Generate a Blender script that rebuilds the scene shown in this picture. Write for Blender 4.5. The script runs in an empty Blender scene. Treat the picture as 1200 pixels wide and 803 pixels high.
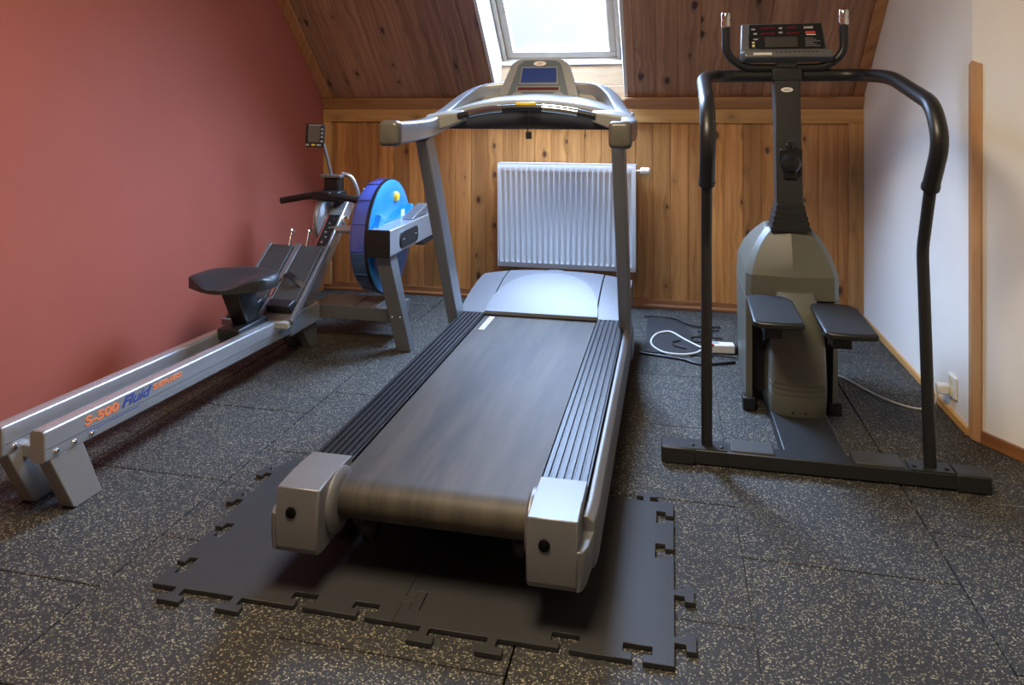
import bpy, bmesh, math, random
from mathutils import Vector, Matrix
random.seed(7)
C = bpy.context.scene.collection
PI = math.pi
R = math.radians

# ------------------------------------------------------------------ camera
cam_d = bpy.data.cameras.new('camera'); cam = bpy.data.objects.new('camera', cam_d); C.objects.link(cam)
cam.location = (0, 0, 1.13)
cam.rotation_euler = (R(90), 0, math.atan(186 / 850))
cam_d.sensor_width = 36; cam_d.sensor_fit = 'HORIZONTAL'
cam_d.lens = 850 / 1200 * 36
cam_d.shift_y = -273.5 / 1200
cam_d.clip_start = 0.05
bpy.context.scene.camera = cam

# ------------------------------------------------------------------ view
vs = bpy.context.scene.view_settings
vs.view_transform = 'Standard'; vs.look = 'None'; vs.gamma = 1; vs.use_curve_mapping = False
vs.exposure = 0.0
SKY = 78.0          # daylight through the roof window
LAMP = 60.0         # warm ceiling lamp behind the camera (W)

# ------------------------------------------------------------------ world
w = bpy.data.worlds.new('overcast_sky'); bpy.context.scene.world = w; w.use_nodes = True
nt = w.node_tree; nt.nodes.clear()
wo = nt.nodes.new('ShaderNodeOutputWorld'); bg = nt.nodes.new('ShaderNodeBackground')
tc = nt.nodes.new('ShaderNodeTexCoord'); nz = nt.nodes.new('ShaderNodeTexNoise'); cr = nt.nodes.new('ShaderNodeValToRGB')
nz.inputs['Scale'].default_value = 5; nz.inputs['Detail'].default_value = 4
cr.color_ramp.elements[0].position = 0.3; cr.color_ramp.elements[0].color = (0.44, 0.64, 1.0, 1)
cr.color_ramp.elements[1].position = 0.62; cr.color_ramp.elements[1].color = (0.52, 0.72, 1.06, 1)
nt.links.new(tc.outputs['Generated'], nz.inputs['Vector']); nt.links.new(nz.outputs['Fac'], cr.inputs['Fac'])
# overcast: bright overhead, pale and hazy just above the horizon, dim ground below
sx = nt.nodes.new('ShaderNodeSeparateXYZ'); nt.links.new(tc.outputs['Generated'], sx.inputs[0])
def wmix(z0, z1, a, b):
    r = nt.nodes.new('ShaderNodeMapRange'); r.interpolation_type = 'SMOOTHSTEP'; r.inputs[1].default_value = z0; r.inputs[2].default_value = z1
    nt.links.new(sx.outputs[2], r.inputs[0])
    m = nt.nodes.new('ShaderNodeMix'); m.data_type = 'RGBA'; nt.links.new(r.outputs[0], m.inputs[0])
    for k, v in ((6, a), (7, b)):
        if isinstance(v, tuple): m.inputs[k].default_value = v
        else: nt.links.new(v, m.inputs[k])
    return m.outputs[2]
HAZE = 1.15
nt.nodes.remove(bg); bg = nt.nodes.new('ShaderNodeBackground')
hz_ = nt.nodes.new('ShaderNodeMix'); hz_.data_type = 'RGBA'; nt.links.new(nz.outputs['Fac'], hz_.inputs[0])
hz_.inputs[6].default_value = (0.74 / SKY, 0.86 / SKY, 0.90 / SKY, 1); hz_.inputs[7].default_value = (1.7 / SKY, 1.75 / SKY, 1.8 / SKY, 1)
low = wmix(-0.02, 0.03, (0.12 / SKY, 0.13 / SKY, 0.10 / SKY, 1), hz_.outputs[2])
nt.links.new(wmix(0.17, 0.62, low, cr.outputs['Color']), bg.inputs['Color']); bg.inputs['Strength'].default_value = SKY
nt.links.new(bg.outputs[0], wo.inputs[0])


# ------------------------------------------------------------------ materials
def hexc(r, g, b):
    f = lambda c: (c / 255) / 12.92 if c / 255 <= 0.04045 else ((c / 255 + 0.055) / 1.055) ** 2.4
    return (f(r), f(g), f(b), 1)


def mat(name, col, rough=0.5, metal=0.0, spec=0.5, bump=0.0, bscale=200.0, var=0.0, vscale=8.0, coat=0.0):
    m = bpy.data.materials.new(name); m.use_nodes = True
    n = m.node_tree; p = n.nodes['Principled BSDF']
    p.inputs['Base Color'].default_value = col; p.inputs['Roughness'].default_value = rough
    p.inputs['Metallic'].default_value = metal; p.inputs['Specular IOR Level'].default_value = spec
    p.inputs['Coat Weight'].default_value = coat
    t = n.nodes.new('ShaderNodeTexCoord')
    z = n.nodes.new('ShaderNodeTexNoise'); z.inputs['Scale'].default_value = vscale; z.inputs['Detail'].default_value = 5
    n.links.new(t.outputs['Object'], z.inputs['Vector'])
    mx = n.nodes.new('ShaderNodeMix'); mx.data_type = 'RGBA'; mx.blend_type = 'MULTIPLY'
    r = n.nodes.new('ShaderNodeMapRange'); r.inputs[1].default_value = 0.3; r.inputs[2].default_value = 0.7
    r.inputs[3].default_value = 1 - max(var, 0.04); r.inputs[4].default_value = 1.0
    n.links.new(z.outputs['Fac'], r.inputs[0])
    cc = n.nodes.new('ShaderNodeCombineColor')
    for i in range(3): n.links.new(r.outputs[0], cc.inputs[i])
    mx.inputs[0].default_value = 1; mx.inputs[6].default_value = col
    n.links.new(cc.outputs[0], mx.inputs[7]); n.links.new(mx.outputs[2], p.inputs['Base Color'])
    if bump > 0:
        z2 = n.nodes.new('ShaderNodeTexNoise'); z2.inputs['Scale'].default_value = bscale; z2.inputs['Detail'].default_value = 3
        n.links.new(t.outputs['Object'], z2.inputs['Vector'])
        b = n.nodes.new('ShaderNodeBump'); b.inputs['Strength'].default_value = bump; b.inputs['Distance'].default_value = 0.002
        n.links.new(z2.outputs['Fac'], b.inputs['Height']); n.links.new(b.outputs[0], p.inputs['Normal'])
    return m


def math_node(n, op, a, b=None):
    q = n.nodes.new('ShaderNodeMath'); q.operation = op
    for i, v in enumerate((a, b)):
        if v is None: continue
        if isinstance(v, (int, float)): q.inputs[i].default_value = v
        else: n.links.new(v, q.inputs[i])
    return q.outputs[0]


def pine(name, c_light, c_dark, c_knot, board=0.098, rough=0.42, knots=0.16):
    """boards along V, across U (UV in metres)"""
    m = bpy.data.materials.new(name); m.use_nodes = True
    n = m.node_tree; p = n.nodes['Principled BSDF']; p.inputs['Roughness'].default_value = rough
    uv = n.nodes.new('ShaderNodeUVMap'); uv.uv_map = 'UVMap'
    sep = n.nodes.new('ShaderNodeSeparateXYZ'); n.links.new(uv.outputs[0], sep.inputs[0])
    idx = math_node(n, 'FLOOR', math_node(n, 'DIVIDE', sep.outputs[0], board))
    wn = n.nodes.new('ShaderNodeTexWhiteNoise'); wn.noise_dimensions = '1D'; n.links.new(idx, wn.inputs['W'])
    off = math_node(n, 'MULTIPLY', wn.outputs['Value'], 37.0)
    # knots
    kv = n.nodes.new('ShaderNodeCombineXYZ')
    n.links.new(math_node(n, 'ADD', math_node(n, 'MULTIPLY', sep.outputs[0], 9.0), off), kv.inputs[0])
    n.links.new(math_node(n, 'ADD', math_node(n, 'MULTIPLY', sep.outputs[1], 5.2), off), kv.inputs[1])
    vo = n.nodes.new('ShaderNodeTexVoronoi'); vo.voronoi_dimensions = '2D'; vo.inputs['Scale'].default_value = 1.0
    n.links.new(kv.outputs[0], vo.inputs['Vector'])
    ks = n.nodes.new('ShaderNodeSeparateColor'); n.links.new(vo.outputs['Color'], ks.inputs[0])
    size = math_node(n, 'MULTIPLY', math_node(n, 'POWER', ks.outputs[0], 4.0), knots)
    kr = n.nodes.new('ShaderNodeMapRange'); kr.interpolation_type = 'SMOOTHSTEP'
    n.links.new(math_node(n, 'SUBTRACT', vo.outputs['Distance'], size), kr.inputs[0])
    kr.inputs[1].default_value = -0.07; kr.inputs[2].default_value = 0.02; kr.inputs[3].default_value = 1; kr.inputs[4].default_value = 0
    halo = n.nodes.new('ShaderNodeMapRange'); n.links.new(vo.outputs['Distance'], halo.inputs[0])
    halo.inputs[1].default_value = 0.0; halo.inputs[2].default_value = 0.45; halo.inputs[3].default_value = 1; halo.inputs[4].default_value = 0
    # grain: stretched noise bent round the knots
    gv = n.nodes.new('ShaderNodeCombineXYZ')
    bend = math_node(n, 'MULTIPLY', math_node(n, 'MULTIPLY', halo.outputs[0], ks.outputs[0]), 1.2)
    n.links.new(math_node(n, 'ADD', math_node(n, 'ADD', math_node(n, 'MULTIPLY', sep.outputs[0], 42.0), off), bend), gv.inputs[0])
    n.links.new(math_node(n, 'ADD', math_node(n, 'MULTIPLY', sep.outputs[1], 1.3), off), gv.inputs[1])
    g1 = n.nodes.new('ShaderNodeTexNoise'); g1.noise_dimensions = '2D'; g1.inputs['Scale'].default_value = 1.0
    g1.inputs['Detail'].default_value = 5; g1.inputs['Roughness'].default_value = 0.62; g1.inputs['Distortion'].default_value = 0.08
    n.links.new(gv.outputs[0], g1.inputs['Vector'])
    wv = n.nodes.new('ShaderNodeTexWave'); wv.inputs['Scale'].default_value = 0.9; wv.inputs['Distortion'].default_value = 2.0
    wv.inputs['Detail'].default_value = 2; wv.inputs['Detail Scale'].default_value = 1.2
    n.links.new(gv.outputs[0], wv.inputs['Vector'])
    mixf = math_node(n, 'ADD', math_node(n, 'MULTIPLY', g1.outputs['Fac'], 0.95), math_node(n, 'MULTIPLY', wv.outputs['Fac'], 0.05))
    gr = n.nodes.new('ShaderNodeValToRGB'); n.links.new(mixf, gr.inputs[0])
    gr.color_ramp.elements[0].position = 0.25; gr.color_ramp.elements[0].color = c_dark
    gr.color_ramp.elements[1].position = 0.66; gr.color_ramp.elements[1].color = c_light
    # board to board tone
    hv = n.nodes.new('ShaderNodeHueSaturation'); n.links.new(gr.outputs[0], hv.inputs['Color'])
    mr = n.nodes.new('ShaderNodeMapRange'); n.links.new(wn.outputs['Value'], mr.inputs[0]); mr.inputs[3].default_value = 0.68; mr.inputs[4].default_value = 1.16
    hl = math_node(n, 'MULTIPLY', math_node(n, 'MULTIPLY', halo.outputs[0], halo.outputs[0]), math_node(n, 'POWER', ks.outputs[0], 3.0))
    n.links.new(math_node(n, 'MULTIPLY', mr.outputs[0], math_node(n, 'SUBTRACT', 1.0, math_node(n, 'MULTIPLY', hl, 0.55))), hv.inputs['Value'])
    mk = n.nodes.new('ShaderNodeMix'); mk.data_type = 'RGBA'
    n.links.new(math_node(n, 'MULTIPLY', kr.outputs[0], 0.9), mk.inputs[0]); n.links.new(hv.outputs[0], mk.inputs[6]); mk.inputs[7].default_value = c_knot
    n.links.new(mk.outputs[2], p.inputs['Base Color'])
    b = n.nodes.new('ShaderNodeBump'); b.inputs['Strength'].default_value = 0.15; b.inputs['Distance'].default_value = 0.002
    n.links.new(g1.outputs['Fac'], b.inputs['Height']); n.links.new(b.outputs[0], p.inputs['Normal'])
    return m


def rubber_flecks():
    m = bpy.data.materials.new('speckled_rubber'); m.use_nodes = True
    n = m.node_tree; p = n.nodes['Principled BSDF']; p.inputs['Roughness'].default_value = 0.7
    t = n.nodes.new('ShaderNodeTexCoord')
    warp = n.nodes.new('ShaderNodeTexNoise'); warp.inputs['Scale'].default_value = 90
    n.links.new(t.outputs['Object'], warp.inputs['Vector'])
    vm = n.nodes.new('ShaderNodeVectorMath'); vm.operation = 'MULTIPLY_ADD'
    n.links.new(warp.outputs['Color'], vm.inputs[0]); vm.inputs[1].default_value = (0.006,) * 3
    n.links.new(t.outputs['Object'], vm.inputs[2])
    vo = n.nodes.new('ShaderNodeTexVoronoi'); vo.voronoi_dimensions = '2D'; vo.inputs['Scale'].default_value = 275
    n.links.new(vm.outputs[0], vo.inputs['Vector'])
    sc = n.nodes.new('ShaderNodeSeparateColor'); n.links.new(vo.outputs['Color'], sc.inputs[0])
    on = math_node(n, 'GREATER_THAN', sc.outputs[0], 0.735)
    near = math_node(n, 'LESS_THAN', vo.outputs['Distance'], 0.5)
    fac = math_node(n, 'MULTIPLY', on, near)
    fr = n.nodes.new('ShaderNodeValToRGB'); n.links.new(sc.outputs[1], fr.inputs[0])
    e = fr.color_ramp.elements; e[0].color = (0.06, 0.058, 0.045, 1); e[1].color = (0.38, 0.35, 0.235, 1)
    a = fr.color_ramp.elements.new(0.5); a.color = (0.15, 0.142, 0.10, 1)
    v2 = n.nodes.new('ShaderNodeTexVoronoi'); v2.voronoi_dimensions = '2D'; v2.inputs['Scale'].default_value = 260
    n.links.new(vm.outputs[0], v2.inputs['Vector'])
    s2 = n.nodes.new('ShaderNodeSeparateColor'); n.links.new(v2.outputs['Color'], s2.inputs[0])
    br = n.nodes.new('ShaderNodeValToRGB'); n.links.new(s2.outputs[0], br.inputs[0])
    br.color_ramp.elements[0].color = (0.009, 0.0095, 0.0095, 1); br.color_ramp.elements[1].color = (0.026, 0.0275, 0.0285, 1)
    big = n.nodes.new('ShaderNodeTexNoise'); big.inputs['Scale'].default_value = 3.0; big.inputs['Detail'].default_value = 4
    n.links.new(t.outputs['Object'], big.inputs['Vector'])
    mr = n.nodes.new('ShaderNodeMapRange'); n.links.new(big.outputs['Fac'], mr.inputs[0]); mr.inputs[1].default_value = .3; mr.inputs[2].default_value = .7
    mr.inputs[3].default_value = 0.85; mr.inputs[4].default_value = 1.15
    mk = n.nodes.new('ShaderNodeMix'); mk.data_type = 'RGBA'
    n.links.new(fac, mk.inputs[0]); n.links.new(br.outputs[0], mk.inputs[6]); n.links.new(fr.outputs[0], mk.inputs[7])
    hv = n.nodes.new('ShaderNodeHueSaturation'); n.links.new(mk.outputs[2], hv.inputs['Color']); n.links.new(mr.outputs[0], hv.inputs['Value'])
    n.links.new(hv.outputs[0], p.inputs['Base Color'])
    b = n.nodes.new('ShaderNodeBump'); b.inputs['Strength'].default_value = 0.35; b.inputs['Distance'].default_value = 0.0012
    n.links.new(s2.outputs[1], b.inputs['Height']); n.links.new(b.outputs[0], p.inputs['Normal'])
    return m


def thin_glass(name, tint=(1, 1, 1, 1), gloss=0.08):
    m = bpy.data.materials.new(name); m.use_nodes = True
    n = m.node_tree; n.nodes.clear()
    o = n.nodes.new('ShaderNodeOutputMaterial'); tr = n.nodes.new('ShaderNodeBsdfTransparent'); gl = n.nodes.new('ShaderNodeBsdfGlossy')
    tr.inputs[0].default_value = tint; gl.inputs['Roughness'].default_value = 0.03
    mx = n.nodes.new('ShaderNodeMixShader'); mx.inputs[0].default_value = gloss
    n.links.new(tr.outputs[0], mx.inputs[1]); n.links.new(gl.outputs[0], mx.inputs[2]); n.links.new(mx.outputs[0], o.inputs[0])
    return m


def belt_mat():
    m = mat('worn_belt', (0.045, 0.044, 0.042, 1), 0.55, spec=0.35)
    n = m.node_tree; p = n.nodes['Principled BSDF']
    t = n.nodes.new('ShaderNodeTexCoord'); mp = n.nodes.new('ShaderNodeMapping'); mp.inputs['Scale'].default_value = (9, 1.1, 1)
    n.links.new(t.outputs['Object'], mp.inputs[0])
    z = n.nodes.new('ShaderNodeTexNoise'); z.inputs['Scale'].default_value = 1.4; z.inputs['Detail'].default_value = 7; z.inputs['Roughness'].default_value = 0.65
    n.links.new(mp.outputs[0], z.inputs['Vector'])
    r = n.nodes.new('ShaderNodeValToRGB'); n.links.new(z.outputs['Fac'], r.inputs[0])
    r.color_ramp.elements[0].position = .3; r.color_ramp.elements[0].color = (0.018, 0.0165, 0.014, 1)
    r.color_ramp.elements[1].position = .75; r.color_ramp.elements[1].color = (0.080, 0.071, 0.057, 1)
    n.links.new(r.outputs[0], p.inputs['Base Color'])
    return m


M = dict(
    floor=rubber_flecks(),
    red=mat('red_plaster', (0.37, 0.098, 0.066, 1), 0.6, bump=0.12, bscale=60, var=0.06, vscale=3),
    white_wall=mat('white_plaster', (0.84, 0.83, 0.77, 1), 0.75, bump=0.1, bscale=80, var=0.04, vscale=3),
    ceil_white=mat('white_ceiling_paint', (0.72, 0.70, 0.66, 1), 0.8),
    knee=pine('honey_pine', hexc(206, 150, 86), hexc(162, 104, 52), hexc(70, 36, 20), board=0.098),
    slope=pine('dark_honey_pine', hexc(176, 133, 100), hexc(126, 88, 63), hexc(50, 30, 22), board=0.115),
    trim=pine('pine_trim', hexc(218, 170, 104), hexc(188, 134, 74), hexc(100, 58, 32), board=5.0, knots=0.05),
    trim_dark=pine('pine_trim_dark', hexc(190, 138, 88), hexc(160, 110, 66), hexc(80, 45, 28), board=5.0, knots=0.05),
    redwood=pine('red_brown_skirting', hexc(156, 104, 60), hexc(120, 76, 43), hexc(60, 30, 20), board=5.0, knots=0.03),
    oak=pine('pale_beech_strip', hexc(205, 160, 112), hexc(186, 138, 92), hexc(150, 100, 60), board=5.0, knots=0.02),
    pale=pine('pale_pine', hexc(190, 160, 125), hexc(170, 138, 100), hexc(150, 100, 70), board=5.0, knots=0.06),
    frame=mat('lacquered_frame', (0.42, 0.35, 0.27, 1), 0.35),
    reveal=mat('white_reveal', (0.62, 0.60, 0.56, 1), 0.5),
    rad=mat('radiator_enamel', (0.70, 0.70, 0.69, 1), 0.3, coat=0.2),
    silver=mat('silver_paint', (0.21, 0.22, 0.235, 1), 0.45, metal=0.3, var=0.05, vscale=30),
    silver_light=mat('pale_silver_paint', (0.195, 0.20, 0.21, 1), 0.45, metal=0.5),
    alu=mat('anodised_aluminium', (0.52, 0.54, 0.56, 1), 0.27, metal=0.7, var=0.02, vscale=15),
    grey_metal=mat('grey_powder_coat', (0.16, 0.168, 0.172, 1), 0.36, metal=0.4),
    grey_foot=mat('grey_foot_paint', (0.26, 0.255, 0.25, 1), 0.4, metal=0.25),
    charcoal=mat('charcoal_plastic', (0.015, 0.0165, 0.0175, 1), 0.45, bump=0.05),
    olive=mat('olive_grey_plastic', (0.120, 0.125, 0.100, 1), 0.42, bump=0.05, bscale=300),
    olive_dark=mat('dark_olive_grey_plastic', (0.085, 0.086, 0.070, 1), 0.42, bump=0.05, bscale=300),
    beige=mat('grey_beige_plastic', (0.30, 0.30, 0.27, 1), 0.4),
    endcap=mat('bronze_grey_plastic', (0.085, 0.08, 0.066, 1), 0.32),
    black=mat('black_plastic', (0.011, 0.012, 0.012, 1), 0.4),
    blackgloss=mat('gloss_black_paint', (0.012, 0.013, 0.014, 1), 0.22),
    foam=mat('black_foam_grip', (0.012, 0.013, 0.014, 1), 0.38, bump=0.05),
    rail=mat('ribbed_black_rail', (0.013, 0.0145, 0.017, 1), 0.4, spec=0.4),
    mat=mat('smooth_black_rubber', (0.0215, 0.0225, 0.0235, 1), 0.62, bump=0.15, bscale=400, var=0.12, vscale=12),
    belt=belt_mat(),
    seat=mat('black_vinyl', (0.020, 0.021, 0.022, 1), 0.42, bump=0.1, bscale=300),
    pad=mat('grey_foot_pad', (0.040, 0.042, 0.041, 1), 0.6, bump=0.3, bscale=500),
    hood=mat('hood_silver', (0.115, 0.12, 0.13, 1), 0.5, metal=0.15, spec=0.35),
    hood_light=mat('hood_pale_silver', (0.155, 0.162, 0.172, 1), 0.5, metal=0.15, spec=0.35),
    arm=mat('arm_silver', (0.36, 0.385, 0.42, 1), 0.3, metal=0.6),
    tread=mat('black_tread', (0.016, 0.017, 0.018, 1), 0.5, bump=0.3, bscale=500),
    post=mat('post_silver', (0.26, 0.275, 0.295, 1), 0.34, metal=0.6),
    blue=mat('bright_blue_plastic', (0.015, 0.24, 0.72, 1), 0.28, coat=0.3),
    water=mat('blue_tank_shell', (0.060, 0.12, 0.48, 1), 0.14, coat=0.5),
    chrome=mat('chrome', (0.80, 0.80, 0.80, 1), 0.12, metal=1.0),
    white=mat('white_plastic', (0.78, 0.78, 0.75, 1), 0.4),
    yellow=mat('yellow_plastic', (0.80, 0.58, 0.03, 1), 0.4),
    cream=mat('cream_plastic', (0.70, 0.62, 0.36, 1), 0.4),
    orange=mat('orange_print', (0.80, 0.22, 0.07, 1), 0.5),
    navy=mat('navy_print', (0.03, 0.06, 0.28, 1), 0.5),
    red_lens=mat('red_display_lens', (0.085, 0.012, 0.016, 1), 0.2),
    redprint=mat('red_print', (0.55, 0.06, 0.05, 1), 0.4),
    screen=mat('blue_screen', (0.020, 0.05, 0.22, 1), 0.2),
    lcd=mat('lcd_panel', (0.13, 0.11, 0.09, 1), 0.2),
    underside=mat('slate_plastic', (0.040, 0.050, 0.064, 1), 0.5),
    lcd_dark=mat('dark_lcd', (0.055, 0.055, 0.05, 1), 0.3),
    panel=mat('console_face', (0.075, 0.105, 0.13, 1), 0.35),
    greymark=mat('grey_print', (0.35, 0.36, 0.36, 1), 0.5),
    dark=mat('hole_shade_black', (0.004, 0.004, 0.004, 1), 0.9, spec=0.1),
    glass=thin_glass('window_glass', (0.97, 0.98, 1, 1), 0.06),
    clear=thin_glass('clear_plastic', (0.80, 0.84, 0.88, 1), 0.15),
)
lampm = bpy.data.materials.new('lamp_diffuser'); lampm.use_nodes = True
lampm.node_tree.nodes['Principled BSDF'].inputs['Emission Color'].default_value = (1, 0.78, 0.50, 1)
lampm.node_tree.nodes['Principled BSDF'].inputs['Emission Strength'].default_value = 6
M['lamp'] = lampm
def two_tone(m, z0, c_low, c_high):
    # the lower part of the tank holds water and reads greyer
    n = m.node_tree; p = n.nodes['Principled BSDF']; t = n.nodes.new('ShaderNodeTexCoord'); sp = n.nodes.new('ShaderNodeSeparateXYZ')
    n.links.new(t.outputs['Object'], sp.inputs[0]); r = n.nodes.new('ShaderNodeMapRange'); n.links.new(sp.outputs[2], r.inputs[0])
    r.inputs[1].default_value = z0 - .004; r.inputs[2].default_value = z0 + .004
    mx = n.nodes.new('ShaderNodeMix'); mx.data_type = 'RGBA'; n.links.new(r.outputs[0], mx.inputs[0]); mx.inputs[6].default_value = c_low; mx.inputs[7].default_value = c_high
    n.links.new(mx.outputs[2], p.inputs['Base Color'])
two_tone(M['water'], .46, (0.045, 0.095, 0.22, 1), (0.075, 0.12, 0.50, 1))

# ------------------------------------------------------------------ helpers
def V(*a): return Vector(a)


class MB:
    """collects geometry in world coordinates; build() links it as one mesh object"""
    def __init__(s): s.v = []; s.f = []

    def add(s, vs_, fs):
        o = len(s.v); s.v += [tuple(p) for p in vs_]; s.f += [tuple(i + o for i in f) for f in fs]; return s

    def box(s, x0, x1, y0, y1, z0, z1, m=None):
        p = [(x, y, z) for z in (z0, z1) for y in (y0, y1) for x in (x0, x1)]
        if m: p = [m @ Vector(q) for q in p]
        return s.add(p, [(0, 2, 3, 1), (4, 5, 7, 6), (0, 1, 5, 4), (2, 6, 7, 3), (0, 4, 6, 2), (1, 3, 7, 5)])

    def cbox(s, c, size, rot=(0, 0, 0)):
        from mathutils import Euler
        m = Matrix.Translation(Vector(c)) @ Euler(rot).to_matrix().to_4x4()
        a, b, d = size[0] / 2, size[1] / 2, size[2] / 2
        return s.box(-a, a, -b, b, -d, d, m)

    def loft(s, rings, cap=True, closed=True):
        n = len(rings[0]); o = len(s.v)
        for r in rings: s.v += [tuple(p) for p in r]
        for i in range(len(rings) - 1):
            for j in range(n if closed else n - 1):
                k = (j + 1) % n
                s.f.append((o + i * n + j, o + i * n + k, o + (i + 1) * n + k, o + (i + 1) * n + j))
        if cap:
            s.f.append(tuple(o + j for j in range(n))[::-1])
            s.f.append(tuple(o + (len(rings) - 1) * n + j for j in range(n)))
        return s

    def prism(s, poly, axis, lo, hi):
        """poly: 2D outline in the other two axes (x: (y,z); y: (x,z); z: (x,y))"""
        def P(a, q):
            return {'x': (a, q[0], q[1]), 'y': (q[0], a, q[1]), 'z': (q[0], q[1], a)}[axis]
        return s.loft([[P(lo, q) for q in poly], [P(hi, q) for q in poly]])

    def sweep(s, path, prof, up=(0, 0, 1), scale=None, closed_path=False):
        """prof(i) or list of 2D points (side, up)"""
        path = [Vector(p) for p in path]; rings = []; n = len(path)
        for i, p in enumerate(path):
            if closed_path: t = (path[(i + 1) % n] - path[i - 1]).normalized()
            elif i == 0: t = (path[1] - path[0]).normalized()
            elif i == n - 1: t = (path[-1] - path[-2]).normalized()
            else: t = ((path[i + 1] - p).normalized() + (p - path[i - 1]).normalized()).normalized()
            u = Vector(up); side = t.cross(u)
            if side.length < 1e-3: side = t.cross(Vector((0, 1, 0)))
            side.normalize(); u2 = side.cross(t).normalized()
            k = scale[i] if scale else 1
            rings.append([p + side * a * k + u2 * b * k for a, b in prof])
        if closed_path: rings.append(rings[0]); return s.loft(rings, cap=False)
        return s.loft(rings)

    def tube(s, path, r, n=16, up=(0, 0, 1), scale=None, closed_path=False):
        # parallel transport so that tubes never twist
        path = [Vector(p) for p in path]; N = len(path); rings = []
        ts = []
        for i, p in enumerate(path):
            if closed_path: t = (path[(i + 1) % N] - path[i - 1])
            elif i == 0: t = path[1] - path[0]
            elif i == N - 1: t = path[-1] - path[-2]
            else: t = (path[i + 1] - p).normalized() + (p - path[i - 1]).normalized()
            ts.append(t.normalized())
        u = Vector(up)
        if abs(u.dot(ts[0])) > 0.95: u = Vector((0, 1, 0)) if abs(ts[0].y) < 0.9 else Vector((1, 0, 0))
        u = (u - ts[0] * u.dot(ts[0])).normalized()
        for i, p in enumerate(path):
            if i: 
                u = (u - ts[i] * u.dot(ts[i])).normalized()
            sd = ts[i].cross(u); rr = r * (scale[i] if scale else 1)
            rings.append([p + u * math.cos(2 * PI * j / n) * rr + sd * math.sin(2 * PI * j / n) * rr for j in range(n)])
        if closed_path: rings.append(rings[0]); return s.loft(rings, cap=False)
        return s.loft(rings)

    def lathe(s, c, axis, prof, n=40):
        """prof: (distance along axis, radius); axis = unit vector"""
        a = Vector(axis).normalized(); u = a.orthogonal().normalized(); w_ = a.cross(u); c = Vector(c)
        return s.loft([[c + a * d + u * math.cos(2 * PI * j / n) * r + w_ * math.sin(2 * PI * j / n) * r for j in range(n)] for d, r in prof])

    def build(s, name, m, parent=None, bevel=0.0, seg=2, angle=32, uv=None, loc=None, sub=0):
        o = parent
        base = Vector((0, 0, 0))
        if loc is not None: base = Vector(loc)
        elif parent is not None:
            q = parent
            while q.parent: q = q.parent
            base = q.location
        me = bpy.data.meshes.new(name)
        me.from_pydata([tuple(Vector(p) - base) for p in s.v], [], s.f)
        b = bmesh.new(); b.from_mesh(me)
        bmesh.ops.remove_doubles(b, verts=b.verts, dist=1e-6)
        bmesh.ops.recalc_face_normals(b, faces=b.faces)
        if uv:
            l = b.loops.layers.uv.new('UVMap')
            for f in b.faces:
                for lp in f.loops: lp[l].uv = uv(lp.vert.co + base)
        b.to_mesh(me); b.free()
        for p in me.polygons: p.use_smooth = True
        me.set_sharp_from_angle(angle=R(angle))
        me.materials.append(m if not isinstance(m, str) else M[m])
        ob = bpy.data.objects.new(name, me); C.objects.link(ob)
        if parent is not None: ob.parent = parent
        if loc is not None: ob.location = loc
        if bevel > 0:
            bv = ob.modifiers.new('bevel', 'BEVEL'); bv.width = bevel; bv.segments = seg; bv.limit_method = 'ANGLE'; bv.angle_limit = R(30)
        if sub:
            sb = ob.modifiers.new('sub', 'SUBSURF'); sb.levels = sub; sb.render_levels = sub
        return ob


def thing(name, label, cat, loc, group=None):
    o = bpy.data.objects.new(name, None); C.objects.link(o); o.location = loc
    o.empty_display_size = 0.1
    return tag(o, label, cat, group)


def tag(o, label, cat, group=None):
    o['label'] = label; o['category'] = cat
    if group: o['group'] = group
    return o


def lab(o, t): o['label'] = t; return o


def struct(o): o['kind'] = 'structure'; return o


def rrect(a, b, r, n=4):
    """rounded rectangle outline, width a, height b"""
    pts = []
    for cx, cy, s0 in ((a / 2 - r, b / 2 - r, 0), (-a / 2 + r, b / 2 - r, 90), (-a / 2 + r, -b / 2 + r, 180), (a / 2 - r, -b / 2 + r, 270)):
        for k in range(n + 1):
            t = R(s0 + 90 * k / n); pts.append((cx + r * math.cos(t), cy + r * math.sin(t)))
    return pts


def curve_pts(ctrl, n=8):
    """Catmull-Rom through the control points"""
    P = [Vector(c) for c in ctrl]; P = [P[0] * 2 - P[1]] + P + [P[-1] * 2 - P[-2]]
    out = []
    for i in range(1, len(P) - 2):
        for k in range(n):
            t = k / n
            out.append(0.5 * ((2 * P[i]) + (-P[i - 1] + P[i + 1]) * t + (2 * P[i - 1] - 5 * P[i] + 4 * P[i + 1] - P[i + 2]) * t * t
                              + (-P[i - 1] + 3 * P[i] - 3 * P[i + 1] + P[i + 2]) * t ** 3))
    out.append(P[-2]); return out


def bent(ctrl, r=0.05, n=6):
    """polyline with rounded corners"""
    P = [Vector(c) for c in ctrl]; out = [P[0]]
    for i in range(1, len(P) - 1):
        a = (P[i - 1] - P[i]); b = (P[i + 1] - P[i]); d = min(r, a.length * .45, b.length * .45)
        p0 = P[i] + a.normalized() * d; p2 = P[i] + b.normalized() * d
        for k in range(n + 1):
            t = k / n; out.append(p0 * (1 - t) ** 2 + P[i] * 2 * t * (1 - t) + p2 * t * t)
    out.append(P[-1]); return out


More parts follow.
